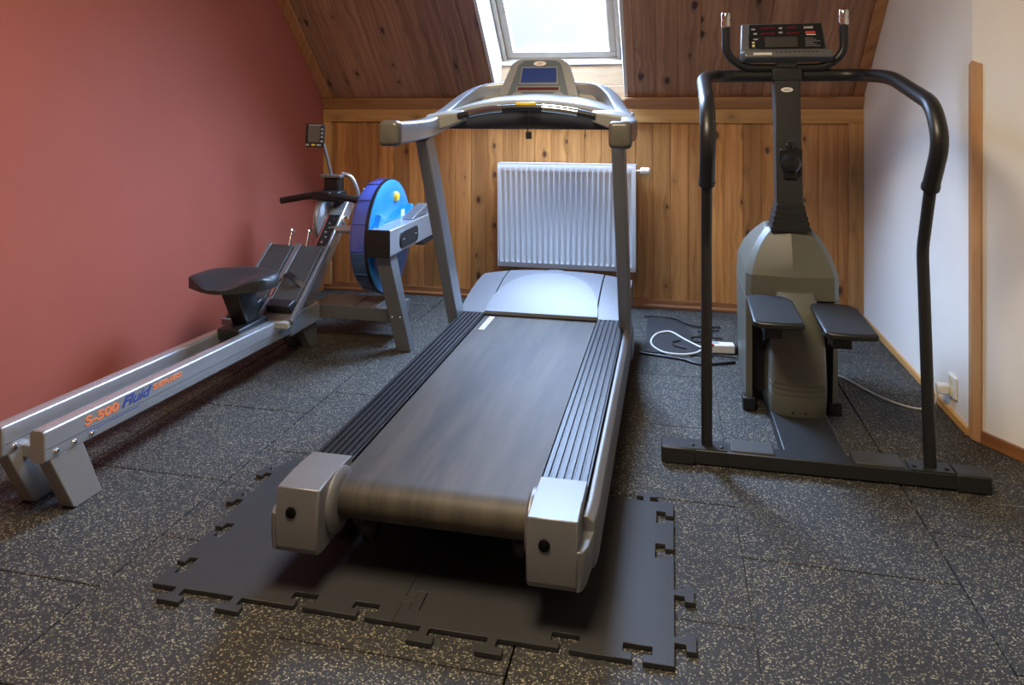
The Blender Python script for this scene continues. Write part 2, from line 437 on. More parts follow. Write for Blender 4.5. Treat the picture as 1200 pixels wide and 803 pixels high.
def text_obj(name, txt, m, parent, origin, xdir, ydir, size, depth=0.0006, width=None, shear=0.0, align='LEFT', bold=0.0):
    cu = bpy.data.curves.new(name, 'FONT'); cu.body = txt; cu.size = size; cu.extrude = depth; cu.shear = shear; cu.align_x = align
    cu.offset = bold
    tmp = bpy.data.objects.new('tmp', cu); C.objects.link(tmp)
    dg = bpy.context.evaluated_depsgraph_get()
    me = bpy.data.meshes.new_from_object(tmp.evaluated_get(dg)); bpy.data.objects.remove(tmp)
    X = Vector(xdir).normalized(); Y = Vector(ydir).normalized(); Z = X.cross(Y)
    xs = [v.co.x for v in me.vertices]; k = 1 if not width else width / (max(xs) - min(xs))
    q = parent
    while q.parent: q = q.parent
    for v in me.vertices:
        v.co = Vector(origin) + X * v.co.x * k + Y * v.co.y + Z * v.co.z - q.location
    me.materials.clear(); me.materials.append(M[m])
    o = bpy.data.objects.new(name, me); C.objects.link(o); o.parent = parent
    return o


# ================================================================== THE ROOM
XL, XR, YB = -2.13, 1.009, 4.21      # left wall, right wall, knee wall
YF, XE, ZC = -2.6, 1.85, 2.45        # wall behind the camera, far right, flat ceiling
KNZ = 1.188                          # where the 45 degree slope starts
YS = YB - (ZC - KNZ)                 # where the slope meets the flat ceiling
CX1, CY1 = 1.048, 2.70               # corner strip end
CX2, CY2 = 1.72, 1.70

# floor of interlocking rubber tiles, each column with its own stagger
f = MB(); g = 0.0013
cols = [(-2.32, .20), (-1.82, .97 % .5), (-1.32, .18), (-.82, .41), (-.32, .65 % .5 + .0), (.176, .91 % .5), (.676, .13), (1.176, .3), (1.676, .05)]
for x0, offy in cols:
    y = -2.8 + ((offy + 2.8) % 0.5) - 0.5
    while y < 4.3:
        xa, xb, ya, yb = x0 + (g if x0 != -.82 else .0002), x0 + 0.498 - g + (.0028 if x0 == -1.32 else 0), y + g, y + 0.5 - g
        dz = random.uniform(-.0006, .0006); h = 0.0014
        hl_, hr_ = (0.0001 if x0 == -.82 else h), (0.0001 if x0 == -1.32 else h)
        o = len(f.v)
        f.v += [(xa, ya, -.02), (xb, ya, -.02), (xb, yb, -.02), (xa, yb, -.02), (xa, ya, dz - h), (xb, ya, dz - h), (xb, yb, dz - h), (xa, yb, dz - h),
                (xa + hl_, ya + h, dz), (xb - hr_, ya + h, dz), (xb - hr_, yb - h, dz), (xa + hl_, yb - h, dz)]
        for a, b in ((0, 1), (1, 2), (2, 3), (3, 0)):
            f.f += [(o + a, o + b, o + b + 4, o + a + 4), (o + a + 4, o + b + 4, o + b + 8, o + a + 8)]
        f.f.append((o + 8, o + 9, o + 10, o + 11)); f.f.append((o + 3, o + 2, o + 1, o))
        y += 0.5
f.box(-2.4, 2.3, -2.8, 4.4, -.06, -.02)
struct(f.build('floor', 'floor', angle=10))

struct(MB().box(XL - .12, XL, YF, YB + .1, -.05, ZC + .1).build('wall_left', 'red'))
struct(MB().box(XR, XR + .12, 2.762, YB + .1, -.05, ZC + .1).build('wall_right', 'white_wall'))
# the wall turning away beyond the wooden corner strip
A = V(XR, 2.762, 0); B = V(CX2, CY2, 0)
d = (B - A).normalized(); nrm = V(-d.y, d.x, 0)   # pointing away from the room
q = [A, B, B + nrm * .12, A + nrm * .12]
struct(MB().prism([(p.x, p.y) for p in q], 'z', -.05, ZC + .1).build('wall_corner', 'white_wall'))
struct(MB().box(CX2, CX2 + .12, YF, CY2, -.05, ZC + .1).build('wall_east', 'white_wall'))
struct(MB().box(XL - .1, CX2 + .1, YF - .12, YF, -.05, ZC + .1).build('wall_front', 'white_wall'))
# flat ceiling
struct(MB().box(XL - .1, 2.0, YF - .1, YS, ZC, ZC + .1).build('ceiling', 'ceil_white'))


def plank_panel(name, m, quads, uvf, board):
    """quads: list of (x0,x1,t0,t1) regions on a plane; P(x,t,depth) gives the point"""
    pass


def boards(P, regions, bw, gap=0.0035, dep=0.004, x_anchor=0.0):
    """tongue-and-groove boards: flat faces with V grooves between them"""
    mb = MB()
    for x0, x1, t0, t1 in regions:
        k = math.floor((x0 - x_anchor) / bw)
        xs = []
        x = x0
        while x < x1 - 1e-6:
            nx = min(x_anchor + (k + 1) * bw, x1); xs.append((x, nx)); x = nx; k += 1
        prof = []
        for a, b in xs:
            ga = gap if abs((a - x_anchor) / bw - round((a - x_anchor) / bw)) < 1e-3 else 0
            gb = gap if abs((b - x_anchor) / bw - round((b - x_anchor) / bw)) < 1e-3 else 0
            prof += [(a, dep if ga else 0), (a + ga, 0), (b - gb, 0), (b, dep if gb else 0)]
        o = len(mb.v)
        for t in (t0, t1):
            mb.v += [tuple(P(x, t, e)) for x, e in prof]
        n = len(prof)
        for i in range(n - 1):
            if abs(prof[i][0] - prof[i + 1][0]) > 1e-6: mb.f.append((o + i, o + i + 1, o + n + i + 1, o + n + i))
    return mb


BW = 0.098
kb = boards(lambda x, t, e: (x, YB + e, t), [(XL, XR, 0.0, 1.14)], BW)
kb.box(XL, XR, YB + .02, YB + .1, -.05, 1.2)
struct(kb.build('wall_back', 'knee', angle=12, uv=lambda p: (p.x, p.z)))

# window opening and sloped ceiling
WX0, WX1 = -1.0, -0.257
S2 = math.sqrt(0.5)
TW0, TW1 = 0.0, 1.42                  # opening along the slope
TEND = (ZC - KNZ) / S2
SB = 0.115
def slope(x, t, e): return (x, YB - t * S2 + e * S2, KNZ + t * S2 + e * S2)
sb = boards(slope, [(XL, WX0, 0, TEND), (WX1, XR + .01, 0, TEND), (WX0, WX1, TW1, TEND)], SB, x_anchor=WX0)
o = len(sb.v)
struct(sb.build('ceiling_slope', 'slope', angle=12, uv=lambda p: (p.x - WX0, (p.z - KNZ) / S2)))
# outer roof skin closes the room against the daylight
rk = MB()
for x0, x1, t0, t1 in ((XL - .1, WX0 - .02, -.3, TEND + .2), (WX1 + .02, XR + .15, -.3, TEND + .2), (WX0 - .02, WX1 + .02, TW1 + .03, TEND + .2)):
    a = [slope(x0, t0, .03), slope(x1, t0, .03), slope(x1, t1, .03), slope(x0, t1, .03)]
    b = [slope(x0, t0, .2), slope(x1, t0, .2), slope(x1, t1, .2), slope(x0, t1, .2)]
    rk.loft([a, b])
struct(rk.build('ceiling_roof_deck', 'pale', uv=lambda p: (p.x, p.z)))
# reveal: white side linings, pale pine bottom boards
E = 0.19                              # depth of the reveal, square to the slope
IN = 0.022                            # splay
def ln(m, *pts):
    mb = MB(); a = [Vector(p) for p in pts]; mb.add(a, [tuple(range(len(a)))]); return mb
rv = MB()
for x, xi, sgn in ((WX0, WX0 + IN, -1), (WX1, WX1 - IN, 1)):
    a = [V(*slope(x, -.06, 0)), V(*slope(x, TW1, 0)), V(*slope(xi, TW1, E)), V(*slope(xi, -.02, E))]
    if True:
        a[0] = V(x, YB + .005, KNZ - .01); a[3] = V(xi, YB + .05, KNZ + .24)
    rv.loft([[p for p in a], [p + V(.018 * sgn, 0, 0) for p in a]])
top = [slope(WX0, TW1, 0), slope(WX1, TW1, 0), slope(WX1 - IN, TW1, E), slope(WX0 + IN, TW1, E)]
rv.loft([top, [(p[0], p[1] - .012, p[2] + .012) for p in top]])
struct(rv.build('trim_window_reveal', 'reveal'))
zb = KNZ + .225                       # top of the vertical bottom lining
bl = MB()
for k, (z0, z1) in enumerate(((KNZ - .005, KNZ + .078), (KNZ + .081, zb - .025))):
    bl.box(WX0 - .004, WX1 + .004, YB + .006, YB + .03, z0, z1)
struct(bl.build('trim_window_lining', 'pale', bevel=.002, uv=lambda p: (p.z, p.x)))
struct(MB().box(WX0 + .004, WX1 - .004, YB - .004, YB + .06, zb - .024, zb).build('trim_window_sill', 'reveal', bevel=.003))

# the roof window: outer frame, sash and pane
win = bpy.data.objects.new('window_1', None); C.objects.link(win); win.location = slope(-.63, .2, E); struct(win)
def frame_bars(x0, x1, t0, t1, wd, e0, e1):
    mb = MB()
    for (a, b, c, dd) in ((x0, x1, t0, t0 + wd), (x0, x1, t1 - wd, t1), (x0, x0 + wd, t0 + wd, t1 - wd), (x1 - wd, x1, t0 + wd, t1 - wd)):
        mb.loft([[slope(a, c, e0), slope(b, c, e0), slope(b, dd, e0), slope(a, dd, e0)], [slope(a, c, e1), slope(b, c, e1), slope(b, dd, e1), slope(a, dd, e1)]])
    return mb
T0 = 0.132
frame_bars(WX0 + IN, WX1 - IN, T0, TW1 - .02, .022, E - .02, E + .08).build('frame', 'frame', win, bevel=.003)
frame_bars(WX0 + IN + .022, WX1 - IN - .022, T0 + .022, TW1 - .045, .045, E, E + .05).build('sash', 'frame', win, bevel=.004)
gx0, gx1, gt0, gt1 = WX0 + IN + .06, WX1 - IN - .06, T0 + .06, TW1 - .08
MB().loft([[slope(gx0, gt0, E + .02), slope(gx1, gt0, E + .02), slope(gx1, gt1, E + .02), slope(gx0, gt1, E + .02)],
           [slope(gx0, gt0, E + .024), slope(gx1, gt0, E + .024), slope(gx1, gt1, E + .024), slope(gx0, gt1, E + .024)]]).build('pane', 'glass', win)
# portal: tells the renderer where the daylight comes in
pl = bpy.data.lights.new('daylight_portal', 'AREA'); pl.shape = 'RECTANGLE'; pl.size = gx1 - gx0 + .04; pl.size_y = gt1 - gt0 + .04
pl.cycles.is_portal = True
po = bpy.data.objects.new('daylight_portal', pl); C.objects.link(po)
po.location = slope((gx0 + gx1) / 2, (gt0 + gt1) / 2, E + .12)
po.rotation_euler = (R(-45), 0, 0)    # faces down into the room, square to the roof

# ceiling lamp behind the camera, warm
lt = thing('ceiling_lamp', 'round white ceiling lamp glowing warm above the near end of the treadmill', 'lamp', (-.50, 1.05, ZC - .001))
MB().lathe((-.50, 1.05, ZC - .06), (0, 0, 1), [(0, .43), (.01, .45), (.06, .45)]).build('base', 'white', lt)
MB().lathe((-.50, 1.05, ZC - .115), (0, 0, 1), [(0, .06), (.006, .28), (.025, .38), (.055, .42)]).build('lamp_shade', 'lamp', lt)
al = bpy.data.lights.new('ceiling_lamp_light', 'AREA'); al.shape = 'DISK'; al.size = .9; al.energy = LAMP; al.color = (1, .80, .56)
ao = bpy.data.objects.new('ceiling_lamp_light', al); C.objects.link(ao); ao.parent = lt; ao.location = (0, 0, -.13)

# wooden trim -------------------------------------------------------
hz = lambda p: (p.z + p.y, p.x)
vt = lambda p: (p.x + p.y, p.z)
def trim(name, mb, m='trim', uv=hz, bevel=.003): return struct(mb.build(name, m, uv=uv, bevel=bevel))
trim('trim_1', MB().prism([(YB - .012, 1.130), (YB + .01, 1.130), (YB + .01, 1.20), (YB - .045, 1.196), (YB - .045, 1.186)], 'x', XL, WX0 - .002).prism(
    [(YB - .012, 1.130), (YB + .01, 1.130), (YB + .01, 1.20), (YB - .045, 1.196), (YB - .045, 1.186)], 'x', WX1 + .002, XR).prism(
    [(YB - .012, 1.130), (YB + .005, 1.130), (YB + .005, 1.184), (YB - .03, 1.184)], 'x', WX0 - .002, WX1 + .002), 'trim_dark')
trim('trim_2', MB().box(XL, XR, YB - .021, YB + .004, 1.052, 1.130))
trim('trim_3', MB().box(XR - .075, XR, YB - .020, YB + .004, .03, 1.052), uv=vt)
trim('trim_4', MB().box(XL, XL + .05, YB - .020, YB + .004, .03, 1.052), uv=vt)
def slope_board(x0, x1):
    return MB().loft([[slope(x0, .012, -.012), slope(x1, .012, -.012), slope(x1, TEND, -.012), slope(x0, TEND, -.012)],
                      [slope(x0, .012, .003), slope(x1, .012, .003), slope(x1, TEND, .003), slope(x0, TEND, .003)]])
trim('trim_5', slope_board(XL, XL + .062), 'trim_dark', uv=vt)
trim('trim_6', slope_board(XR - .055, XR), 'trim_dark', uv=vt)
trim('baseboard_back', MB().prism([(YB - .024, 0), (YB, 0), (YB, .050), (YB - .010, .050), (YB - .012, .022), (YB - .024, .015)], 'x', XL, XR), 'redwood')
trim('baseboard_right', MB().box(XR - .012, XR, 2.785, YB - .03, 0, .030), uv=lambda p: (p.z + p.x, p.y))
trim('baseboard_left', MB().box(XL, XL + .012, YF, YB - .03, 0, .045), 'redwood', uv=lambda p: (p.z + p.x, p.y))
# corner strip of pale beech, its top slanted
e_ = A + d * .036
cp = [(XR + .004, 2.785, 1.283), (XR - .005, 2.785, 1.283), (XR - .005, 2.756, 1.300), (e_.x - nrm.x * .007, e_.y - nrm.y * .007, 1.283), (e_.x + nrm.x * .01, e_.y + nrm.y * .01, 1.283), (XR + .01, 2.77, 1.300)]
cs = MB().loft([[(a_, b_, 0) for a_, b_, c_ in cp], cp])
trim('trim_7', cs, 'oak', uv=vt)
A2 = A + d * .036; q0, q1 = A2 - nrm * .012, B - nrm * .012
trim('baseboard_corner', MB().prism([(q0.x, q0.y), (q1.x, q1.y), (B.x, B.y), (A2.x, A2.y)], 'z', 0, .045), 'redwood', uv=lambda p: (p.z, p.y * 1.2))

# ================================================================== RADIATOR
RX0, RX1, RZ0, RZ1, RY = -.986, -.191, .216, .815, YB - .10
rad = thing('radiator', 'white ribbed panel radiator mounted on the pine wall below the roof window', 'radiator', ((RX0 + RX1) / 2, YB, RZ0))
NF = 24; pitch = (RX1 - RX0 - .03) / NF
xs = [RX0]; dp = [0]
for i in range(NF):
    x = RX0 + .015 + i * pitch
    for fx, dd in ((.06, 0), (.22, .011), (.66, .011), (.82, 0)):
        xs.append(x + pitch * fx); dp.append(dd)
xs.append(RX1); dp.append(0)
mb = MB(); rows = [(RZ0, 0), (RZ0 + .028, 0), (RZ0 + .045, 1), (RZ1 - .06, 1), (RZ1 - .043, 0), (RZ1 - .012, 0), (RZ1, .0)]
for z, k in rows: mb.v += [(x, RY + dd * k + (.004 if z in (RZ0, RZ1) else 0), z) for x, dd in zip(xs, dp)]
n = len(xs)
for r_ in range(len(rows) - 1):
    for i in range(n - 1): mb.f.append((r_ * n + i, r_ * n + i + 1, (r_ + 1) * n + i + 1, (r_ + 1) * n + i))
mb.box(RX0 + .01, RX1 - .01, RY + .0135, RY + .02, RZ0 + .004, RZ1 - .004)
mb.box(RX0 + .01, RX1 - .01, RY + .065, RY + .08, RZ0 + .01, RZ1 - .01)
mb.build('front_panel', 'rad', rad, angle=40)
for x0, x1 in ((RX0, RX0 + .004), (RX1 - .004, RX1)):
    MB().box(x0, x1, RY + .002, RY + .082, RZ0, RZ1).build('side_panel', 'rad', rad, bevel=.001)
gr = MB().box(RX0, RX1, RY + .002, RY + .012, RZ1 - .002, RZ1 + .003).box(RX0, RX1, RY + .072, RY + .082, RZ1 - .002, RZ1 + .003)
for i in range(60):
    x = RX0 + .006 + i * (RX1 - RX0 - .012) / 59; gr.box(x - .002, x + .002, RY + .01, RY + .074, RZ1 - .003, RZ1 + .002)
gr.build('top_grille', 'rad', rad)
for x in (RX0 + .12, RX1 - .12): MB().box(x - .015, x + .015, RY + .08, YB - .001, RZ0 + .05, RZ1 - .05).build('bracket', 'rad', rad)
vz = .782
vl = MB().lathe((RX1 - .004, RY + .04, vz), (1, 0, 0), [(0, .010), (.02, .010), (.021, .014), (.03, .014)]).build('valve', 'chrome', rad)
MB().lathe((RX1 + .024, RY + .04, vz), (1, 0, 0), [(0, .015), (.006, .020), (.046, .019), (.052, .015)], n=24).build('valve_knob', 'white', vl)

# ================================================================== PUZZLE MATS under the treadmill
def mat_outline(x0, x1, y0, y1, sides):
    """sides: dict bottom/right/top/left -> list of (+1 tab, -1 notch, 0 plain) at four places 0.15 apart"""
    c = [V(x0, y0, 0), V(x1, y0, 0), V(x1, y1, 0), V(x0, y1, 0)]
    pts = []
    for i, s in enumerate(('bottom', 'right', 'top', 'left')):
        a, b = c[i], c[(i + 1) % 4]; dr = (b - a).normalized(); out = V(dr.y, -dr.x, 0); L = (b - a).length
        pts.append(a)
        for k, kind in enumerate(sides[s]):
            if not kind: continue
            m_ = a + dr * (L * (k + .5) / 4); nk, hd, n0, n1 = .011, .030, .022, .046
            if kind > 0: nk -= .0012; hd -= .0012; n0 += .0012; n1 -= .0012
            for s_, e_ in ((-nk, 0), (-nk, n0), (-hd, n0), (-hd, n1), (hd, n1), (hd, n0), (nk, n0), (nk, 0)):
                pts.append(m_ + dr * s_ + out * e_ * kind)
    return [(p.x, p.y) for p in pts]
MX0, MX1, MXM, MY0, MY1 = -1.195, .008, -.5935, 1.49, 2.105
mt1 = MB().prism(mat_outline(MX0, MXM - .001, MY0, MY1, dict(bottom=(1, 1, -1, -1), right=(1, 1, -1, -1), top=(1, 1, -1, -1), left=(1, 1, -1, -1))), 'z', .0012, .0120)
tag(mt1.build('puzzle_mat', 'mat', loc=((MX0 + MXM) / 2, 1.8, .0012), bevel=.001, seg=1),
    'black rubber puzzle mat under the left rear of the treadmill, nearest the rower', 'mat', 'interlocking mats under the treadmill')
mt2 = MB().prism(mat_outline(MXM, MX1, MY0, MY1, dict(bottom=(1, 1, -1, -1), right=(1, 1, -1, -1), top=(1, 1, -1, -1), left=(1, 1, -1, -1))), 'z', .0012, .0120)
tag(mt2.build('puzzle_mat', 'mat', loc=((MX1 + MXM) / 2, 1.8, .0012), bevel=.001, seg=1),
    'black rubber puzzle mat under the right rear of the treadmill, towards the stepper', 'mat', 'interlocking mats under the treadmill')

# ================================================================== TREADMILL
TC = -.5385
tm = thing('treadmill', 'silver treadmill with worn dark running belt standing below the roof window', 'treadmill', (TC, 2.5, .0125))
BX0, BX1 = -.785, -.307
# belt: closed loop round the rear roller, with rounded end
ring = []
zt, zr = .236, .046
prof = [(3.12, zt), (1.64, zt)]
for k in range(1, 12):
    t = PI / 2 + PI * k / 12; prof.append((1.64 + zr * 1.15 * math.cos(t) * 1.0, zt - zr + zr * math.sin(t)))
prof += [(1.64, zt - 2 * zr), (3.12, zt - 2 * zr)]
MB().prism(prof, 'x', BX0, BX1).build('running_belt', 'belt', tm, angle=50)
mk = MB()
for k in range(8):
    y = 2.85 + k * .024; mk.box(BX0 + .022, BX0 + .046, y, y + .015, zt + .0002, zt + .0007)
mk.build('belt_print', 'white', tm)
MB().box(BX0 + .02, BX1 - .02, 1.75, 3.1, zt - 2 * zr - .035, zt - 2 * zr - .003).build('deck', 'black', tm)
for side, (x0, x1, xo) in enumerate(((-.893, -.790, -1), (-.302, -.190, 1))):
    # ribbed foot rail
    mb = MB(); base = .238; pts = [(x0, base)]
    n = 6; wv = (x1 - x0) / n
    for i in range(n):
        a = x0 + i * wv; pts += [(a + wv * .12, base + .008), (a + wv * .72, base + .008), (a + wv * .80, base + .002), (a + wv * .98, base + .002)]
    pts += [(x1, base), (x1, .20), (x0, .20)]
    mb.prism(pts, 'y', 1.69, 3.07); lab(mb.build('foot_rail', 'rail', tm), 'black ribbed foot rail')
    # side frame beam
    xm0, xm1 = (x0 + .004, x1 - .004)
    MB().box(xm0, xm1, 1.72, 3.3, .105, .203).build('side_frame', 'black', tm, bevel=.004)
    # silver outer flank
    if xo > 0: pr_ = [(x1 + .004, .236), (x1 + .016, .238), (x1 + .030, .225), (x1 + .034, .20), (x1 + .030, .11), (x1 + .004, .11)]
    else: pr_ = [(x0 - .001, .215), (x0 - .006, .214), (x0 - .009, .205), (x0 - .010, .19), (x0 - .008, .11), (x0 - .001, .11)]
    rings = []
    cx_ = sum(p[0] for p in pr_) / 6
    for y, sz, dx in ((1.600, .90, -.006), (1.625, .97, -.002), (1.66, 1, 0), (1.8, 1, 0), (2.6, 1, 0), (3.12, 1, 0)):
        zc = .17
        rings.append([(px + dx * xo, y, zc + (pz - zc) * sz - 0) for px, pz in pr_])
    MB().loft(rings).build('side_flank', 'silver_light', tm, bevel=.003)
    # rear end cap
    cx0, cx1 = (-.892, -.785) if xo < 0 else (-.302, -.190)
    rings = []
    for px, ins in ((cx0, .003), (cx0 + .003, 0), (cx1 - .003, 0), (cx1, .003)):
        out = [(1.702, .256), (1.60, .261), (1.526 + ins, .256 - ins), (1.514 + ins, .18), (1.516 + ins, .125), (1.524 + ins, .110 + ins),
               (1.545, .106 + ins), (1.64, .106 + ins), (1.702, .13)]
        rings.append([(px, y, z) for y, z in out])
    cap = MB().loft(rings).build('rear_cap', 'silver_light', tm, bevel=.003, angle=22)
    hx = (cx0 + cx1) / 2 - (.012 if xo < 0 else .016)
    MB().lathe((hx, 1.5125, .205), (0, 1, 0), [(0, .0115), (.0005, .0125), (.004, .0125)], n=24).build('bolt_hole_disc', 'dark', cap)  # solid black disc, its colour stands for the shade inside the bolt hole
    # lower skirt of the cap reaching outwards, leaving the slot above it
    ex = cx0 if xo < 0 else cx1
    sk = []
    for k, (yy, wd) in enumerate(((1.517, .006), (1.522, .012), (1.545, .020), (1.60, .026), (1.66, .028))):
        zt_ = .198
        sk.append([(ex - xo * .004, yy, .112), (ex + xo * wd * .75, yy, .116), (ex + xo * wd, yy, .150), (ex + xo * wd, yy, zt_ - .006), (ex + xo * (wd - .002), yy, zt_), (ex - xo * .004, yy, zt_)])
    MB().loft(sk).build('cap_skirt', 'silver_light', cap, bevel=.0015, angle=30)
    # round collar around the roller, towards the belt
    ix = cx1 if xo < 0 else cx0
    MB().lathe((ix - .004 * (-xo), 1.625, .187), (-xo, 0, 0), [(0, .074), (.010, .074), (.016, .066), (.018, .05)], n=40).build('roller_collar', 'silver_light', cap)
    # adjustable rubber feet
    MB().lathe(((x0 + x1) / 2, 1.78, .0125), (0, 0, 1), [(0, .028), (.012, .03), (.02, .02), (.095, .018)], n=24).build('foot', 'black', tm)
    MB().lathe(((x0 + x1) / 2, 3.3, .0005), (0, 0, 1), [(0, .03), (.012, .032), (.02, .022), (.11, .02)], n=24).build('foot', 'black', tm)
# cross member under the deck, and transport wheels
MB().box(-.85, -.23, 1.80, 1.86, .108, .15).build('cross_member', 'black', tm, bevel=.003)
for x in (-.74, -.35):
    MB().lathe((x - .015, 1.72, .075), (1, 0, 0), [(0, .03), (.004, .036), (.026, .036), (.03, .03)], n=28).build('transport_wheel', 'black', tm)
    MB().box(x - .02, x - .016, 1.70, 1.84, .065, .125).box(x + .016, x + .02, 1.70, 1.84, .065, .125).build('wheel_bracket', 'black', tm)
# motor housing
MB().box(-.885, -.195, 3.06, 3.60, .05, .235).build('motor_base', 'black', tm, bevel=.01)
HX0, HX1 = -.905, -.178
def hood_z(x, y):
    u_ = (x - TC) / ((HX1 - HX0) / 2); v_ = (y - 3.06) / .58
    return .246 + .098 * math.sin(min(1, max(0, v_) * 1.12) * PI * .62) ** .9 * (1 - .30 * abs(u_) ** 2.6) - .10 * max(0, v_ - .75) / .25 * .9
def hood_patch(xa, xb, ya, yb, dz, name, m, nx_=26, ny_=18, xl=None, xr=None):
    mb = MB()
    for j in range(ny_ + 1):
        y = ya + (yb - ya) * j / ny_
        a_ = xl(y) if xl else xa; b_ = xr(y) if xr else xb
        for i in range(nx_ + 1):
            x = a_ + (b_ - a_) * i / nx_; mb.v.append((x, y, hood_z(x, y) + dz))
    N = nx_ + 1
    for j in range(ny_):
        for i in range(nx_): mb.f.append((j * N + i, j * N + i + 1, (j + 1) * N + i + 1, (j + 1) * N + i))
    # skirt
    edge = [i for i in range(N)] + [j * N + nx_ for j in range(1, ny_ + 1)] + [ny_ * N + i for i in range(nx_ - 1, -1, -1)] + [j * N for j in range(ny_ - 1, 0, -1)]
    o_ = len(mb.v); mb.v += [(mb.v[e][0], mb.v[e][1], min(mb.v[e][2] - .012, .2) if dz <= 0 else mb.v[e][2] - .014) for e in edge]
    for k in range(len(edge)): mb.f.append((edge[k], edge[(k + 1) % len(edge)], o_ + (k + 1) % len(edge), o_ + k))
    mb.f.append(tuple(range(o_, o_ + len(edge))))
    return mb.build(name, m, tm, angle=45)
hc = hood_patch(BX0 + .012, BX1 - .004, 3.056, 3.62, 0, 'motor_hood', 'hood')
hood_patch(HX0, BX0 + .006, 3.058, 3.62, -.001, 'hood_side', 'hood', nx_=8)
hood_patch(BX1 + .002, HX1, 3.058, 3.62, -.001, 'hood_side', 'hood', nx_=8)
cw = (BX1 - BX0) / 2 + .005; cxm = (BX0 + BX1) / 2
arch = lambda y: cw * math.sqrt(max(0.0004, 1 - ((y - 3.05) / .36) ** 2)) if y < 3.41 else .005
lab(hood_patch(0, 0, 3.05, 3.405, .010, 'hood_panel', 'hood_light', nx_=24, ny_=24, xl=lambda y: cxm - arch(y), xr=lambda y: cxm + arch(y)), 'paler arched front panel')
ov = MB(); vy = 3.50
ov.loft([[(cxm + .040 * math.cos(t) * k, vy + .014 * math.sin(t) * k, hood_z(cxm, vy) + h_) for t in [2 * PI * i / 24 for i in range(24)]] for k, h_ in ((1, -.006), (1, .003), (.7, .004))])
ov.build('hood_badge', 'grey_metal', tm)
# uprights
for x0, x1 in ((-.930, -.884), (-.205, -.158)):
    lo, hi = V(0, 3.07, .12), V(0, 2.60, 1.03); dr = (hi - lo).normalized(); nn = V(0, dr.z, -dr.y) * .045
    rings = []
    for p in (lo, hi):
        rings.append([(x0, (p - nn).y, (p - nn).z), (x1, (p - nn).y, (p - nn).z), (x1, (p + nn).y, (p + nn).z), (x0, (p + nn).y, (p + nn).z)])
    MB().loft(rings).build('upright', 'post', tm, bevel=.006, seg=3)
    MB().box(x0 - .004, x1 + .004, 3.0, 3.16, .10, .19).build('upright_foot', 'grey_metal', tm, bevel=.004)

# handlebar: rounded bars running from the end caps back and up to the console
def hb(xo):
    gx = -.905 if xo < 0 else -.152; tx = TC
    k = lambda q: tx + xo * q
    return curve_pts([(gx, 2.262, 1.050), (gx, 2.45, 1.052), (gx + xo * .004, 2.66, 1.062), (k(.352), 2.82, 1.100), (k(.300), 2.94, 1.168), (k(.235), 3.0, 1.208), (k(.13), 3.02, 1.222)], 7)
for xo in (-1, 1):
    path = hb(xo); n = len(path)
    rings = []; mb = MB()
    sc_ = []
    for i, p in enumerate(path):
        t = i / (n - 1); w_ = .062 - .010 * t; h_ = .076 - .024 * t
        tg = (path[min(i + 1, n - 1)] - path[max(i - 1, 0)]).normalized()
        sd = tg.cross(V(0, 0, 1)).normalized(); up_ = sd.cross(tg).normalized()
        rings.append([p + sd * a_ + up_ * b_ for a_, b_ in rrect(w_, h_, .011, 4)])
    mb.loft(rings).build('handlebar_arm', 'arm', tm, angle=40)
    p = path[0]; rings = []
    for dy, k in ((.014, 1.0), (0, 1.06), (-.018, 1.02), (-.028, .90), (-.031, .72)):
        rings.append([p + V(a_ * k * 1.02, dy, b_ * k * 1.04) for a_, b_ in rrect(.066, .078, .014, 4)])
    lab(MB().loft(rings).build('end_cap', 'endcap', tm, angle=50), 'dark bronze-grey end cap')

# console body between the arms
def zarc(x): return 1.112 + .055 * max(0, math.cos((x - TC) / .33 * PI / 2)) ** .8
mb = MB(); rings = []
xs = [TC + .318 * (-1 + 2 * i / 28) for i in range(29)]
for x in xs:
    z = zarc(x); u_ = abs(x - TC) / .318
    rings.append([(x, 2.735 + .02 * u_, z - .030), (x, 2.725 + .02 * u_, z - .012), (x, 2.735 + .02 * u_, z + .002), (x, 2.78, z + .006), (x, 2.90, z + .022), (x, 2.955, z + .028), (x, 2.965, z - .02), (x, 2.85, z - .040)])
lab(mb.loft(rings).build('console_rim', 'beige', tm, angle=50), 'grey-beige curved console rim')
rings = []
for x in [TC + .326 * (-1 + 2 * i / 20) for i in range(21)]:
    z = zarc(x)
    rings.append([(x, 2.775, 1.052), (x, 2.765, z - .028), (x, 3.0, z - .02), (x, 3.0, 1.10), (x, 2.90, 1.055)])
MB().loft(rings).build('console_underside', 'underside', tm, bevel=.006)
for xo in (-1, 1):   # blocks joining rim and arms
    rings = []
    for q_, dz_, hh in ((.40, -.004, .030), (.345, .002, .034), (.30, .012, .030), (.25, .022, .020)):
        x = TC + xo * q_; z = 1.082 + dz_
        rings.append([(x, 2.70, z - hh), (x, 2.69, z + hh * .6), (x, 2.72, z + hh), (x, 2.86, z + hh + .01), (x, 2.86, z - hh)])
    MB().loft(rings).build('console_shoulder', 'beige', tm, bevel=.005)
# raised rear wall of the tray
rings = []
for x in [TC + .30 * (-1 + 2 * i / 20) for i in range(21)]:
    u_ = abs(x - TC) / .30; z1 = 1.205 - .03 * u_ ** 2
    rings.append([(x, 2.955, zarc(x) - .005), (x, 2.975, z1), (x, 3.01, z1 + .004), (x, 3.02, zarc(x) - .01)])
MB().loft(rings).build('console_tray', 'beige', tm, bevel=.004)
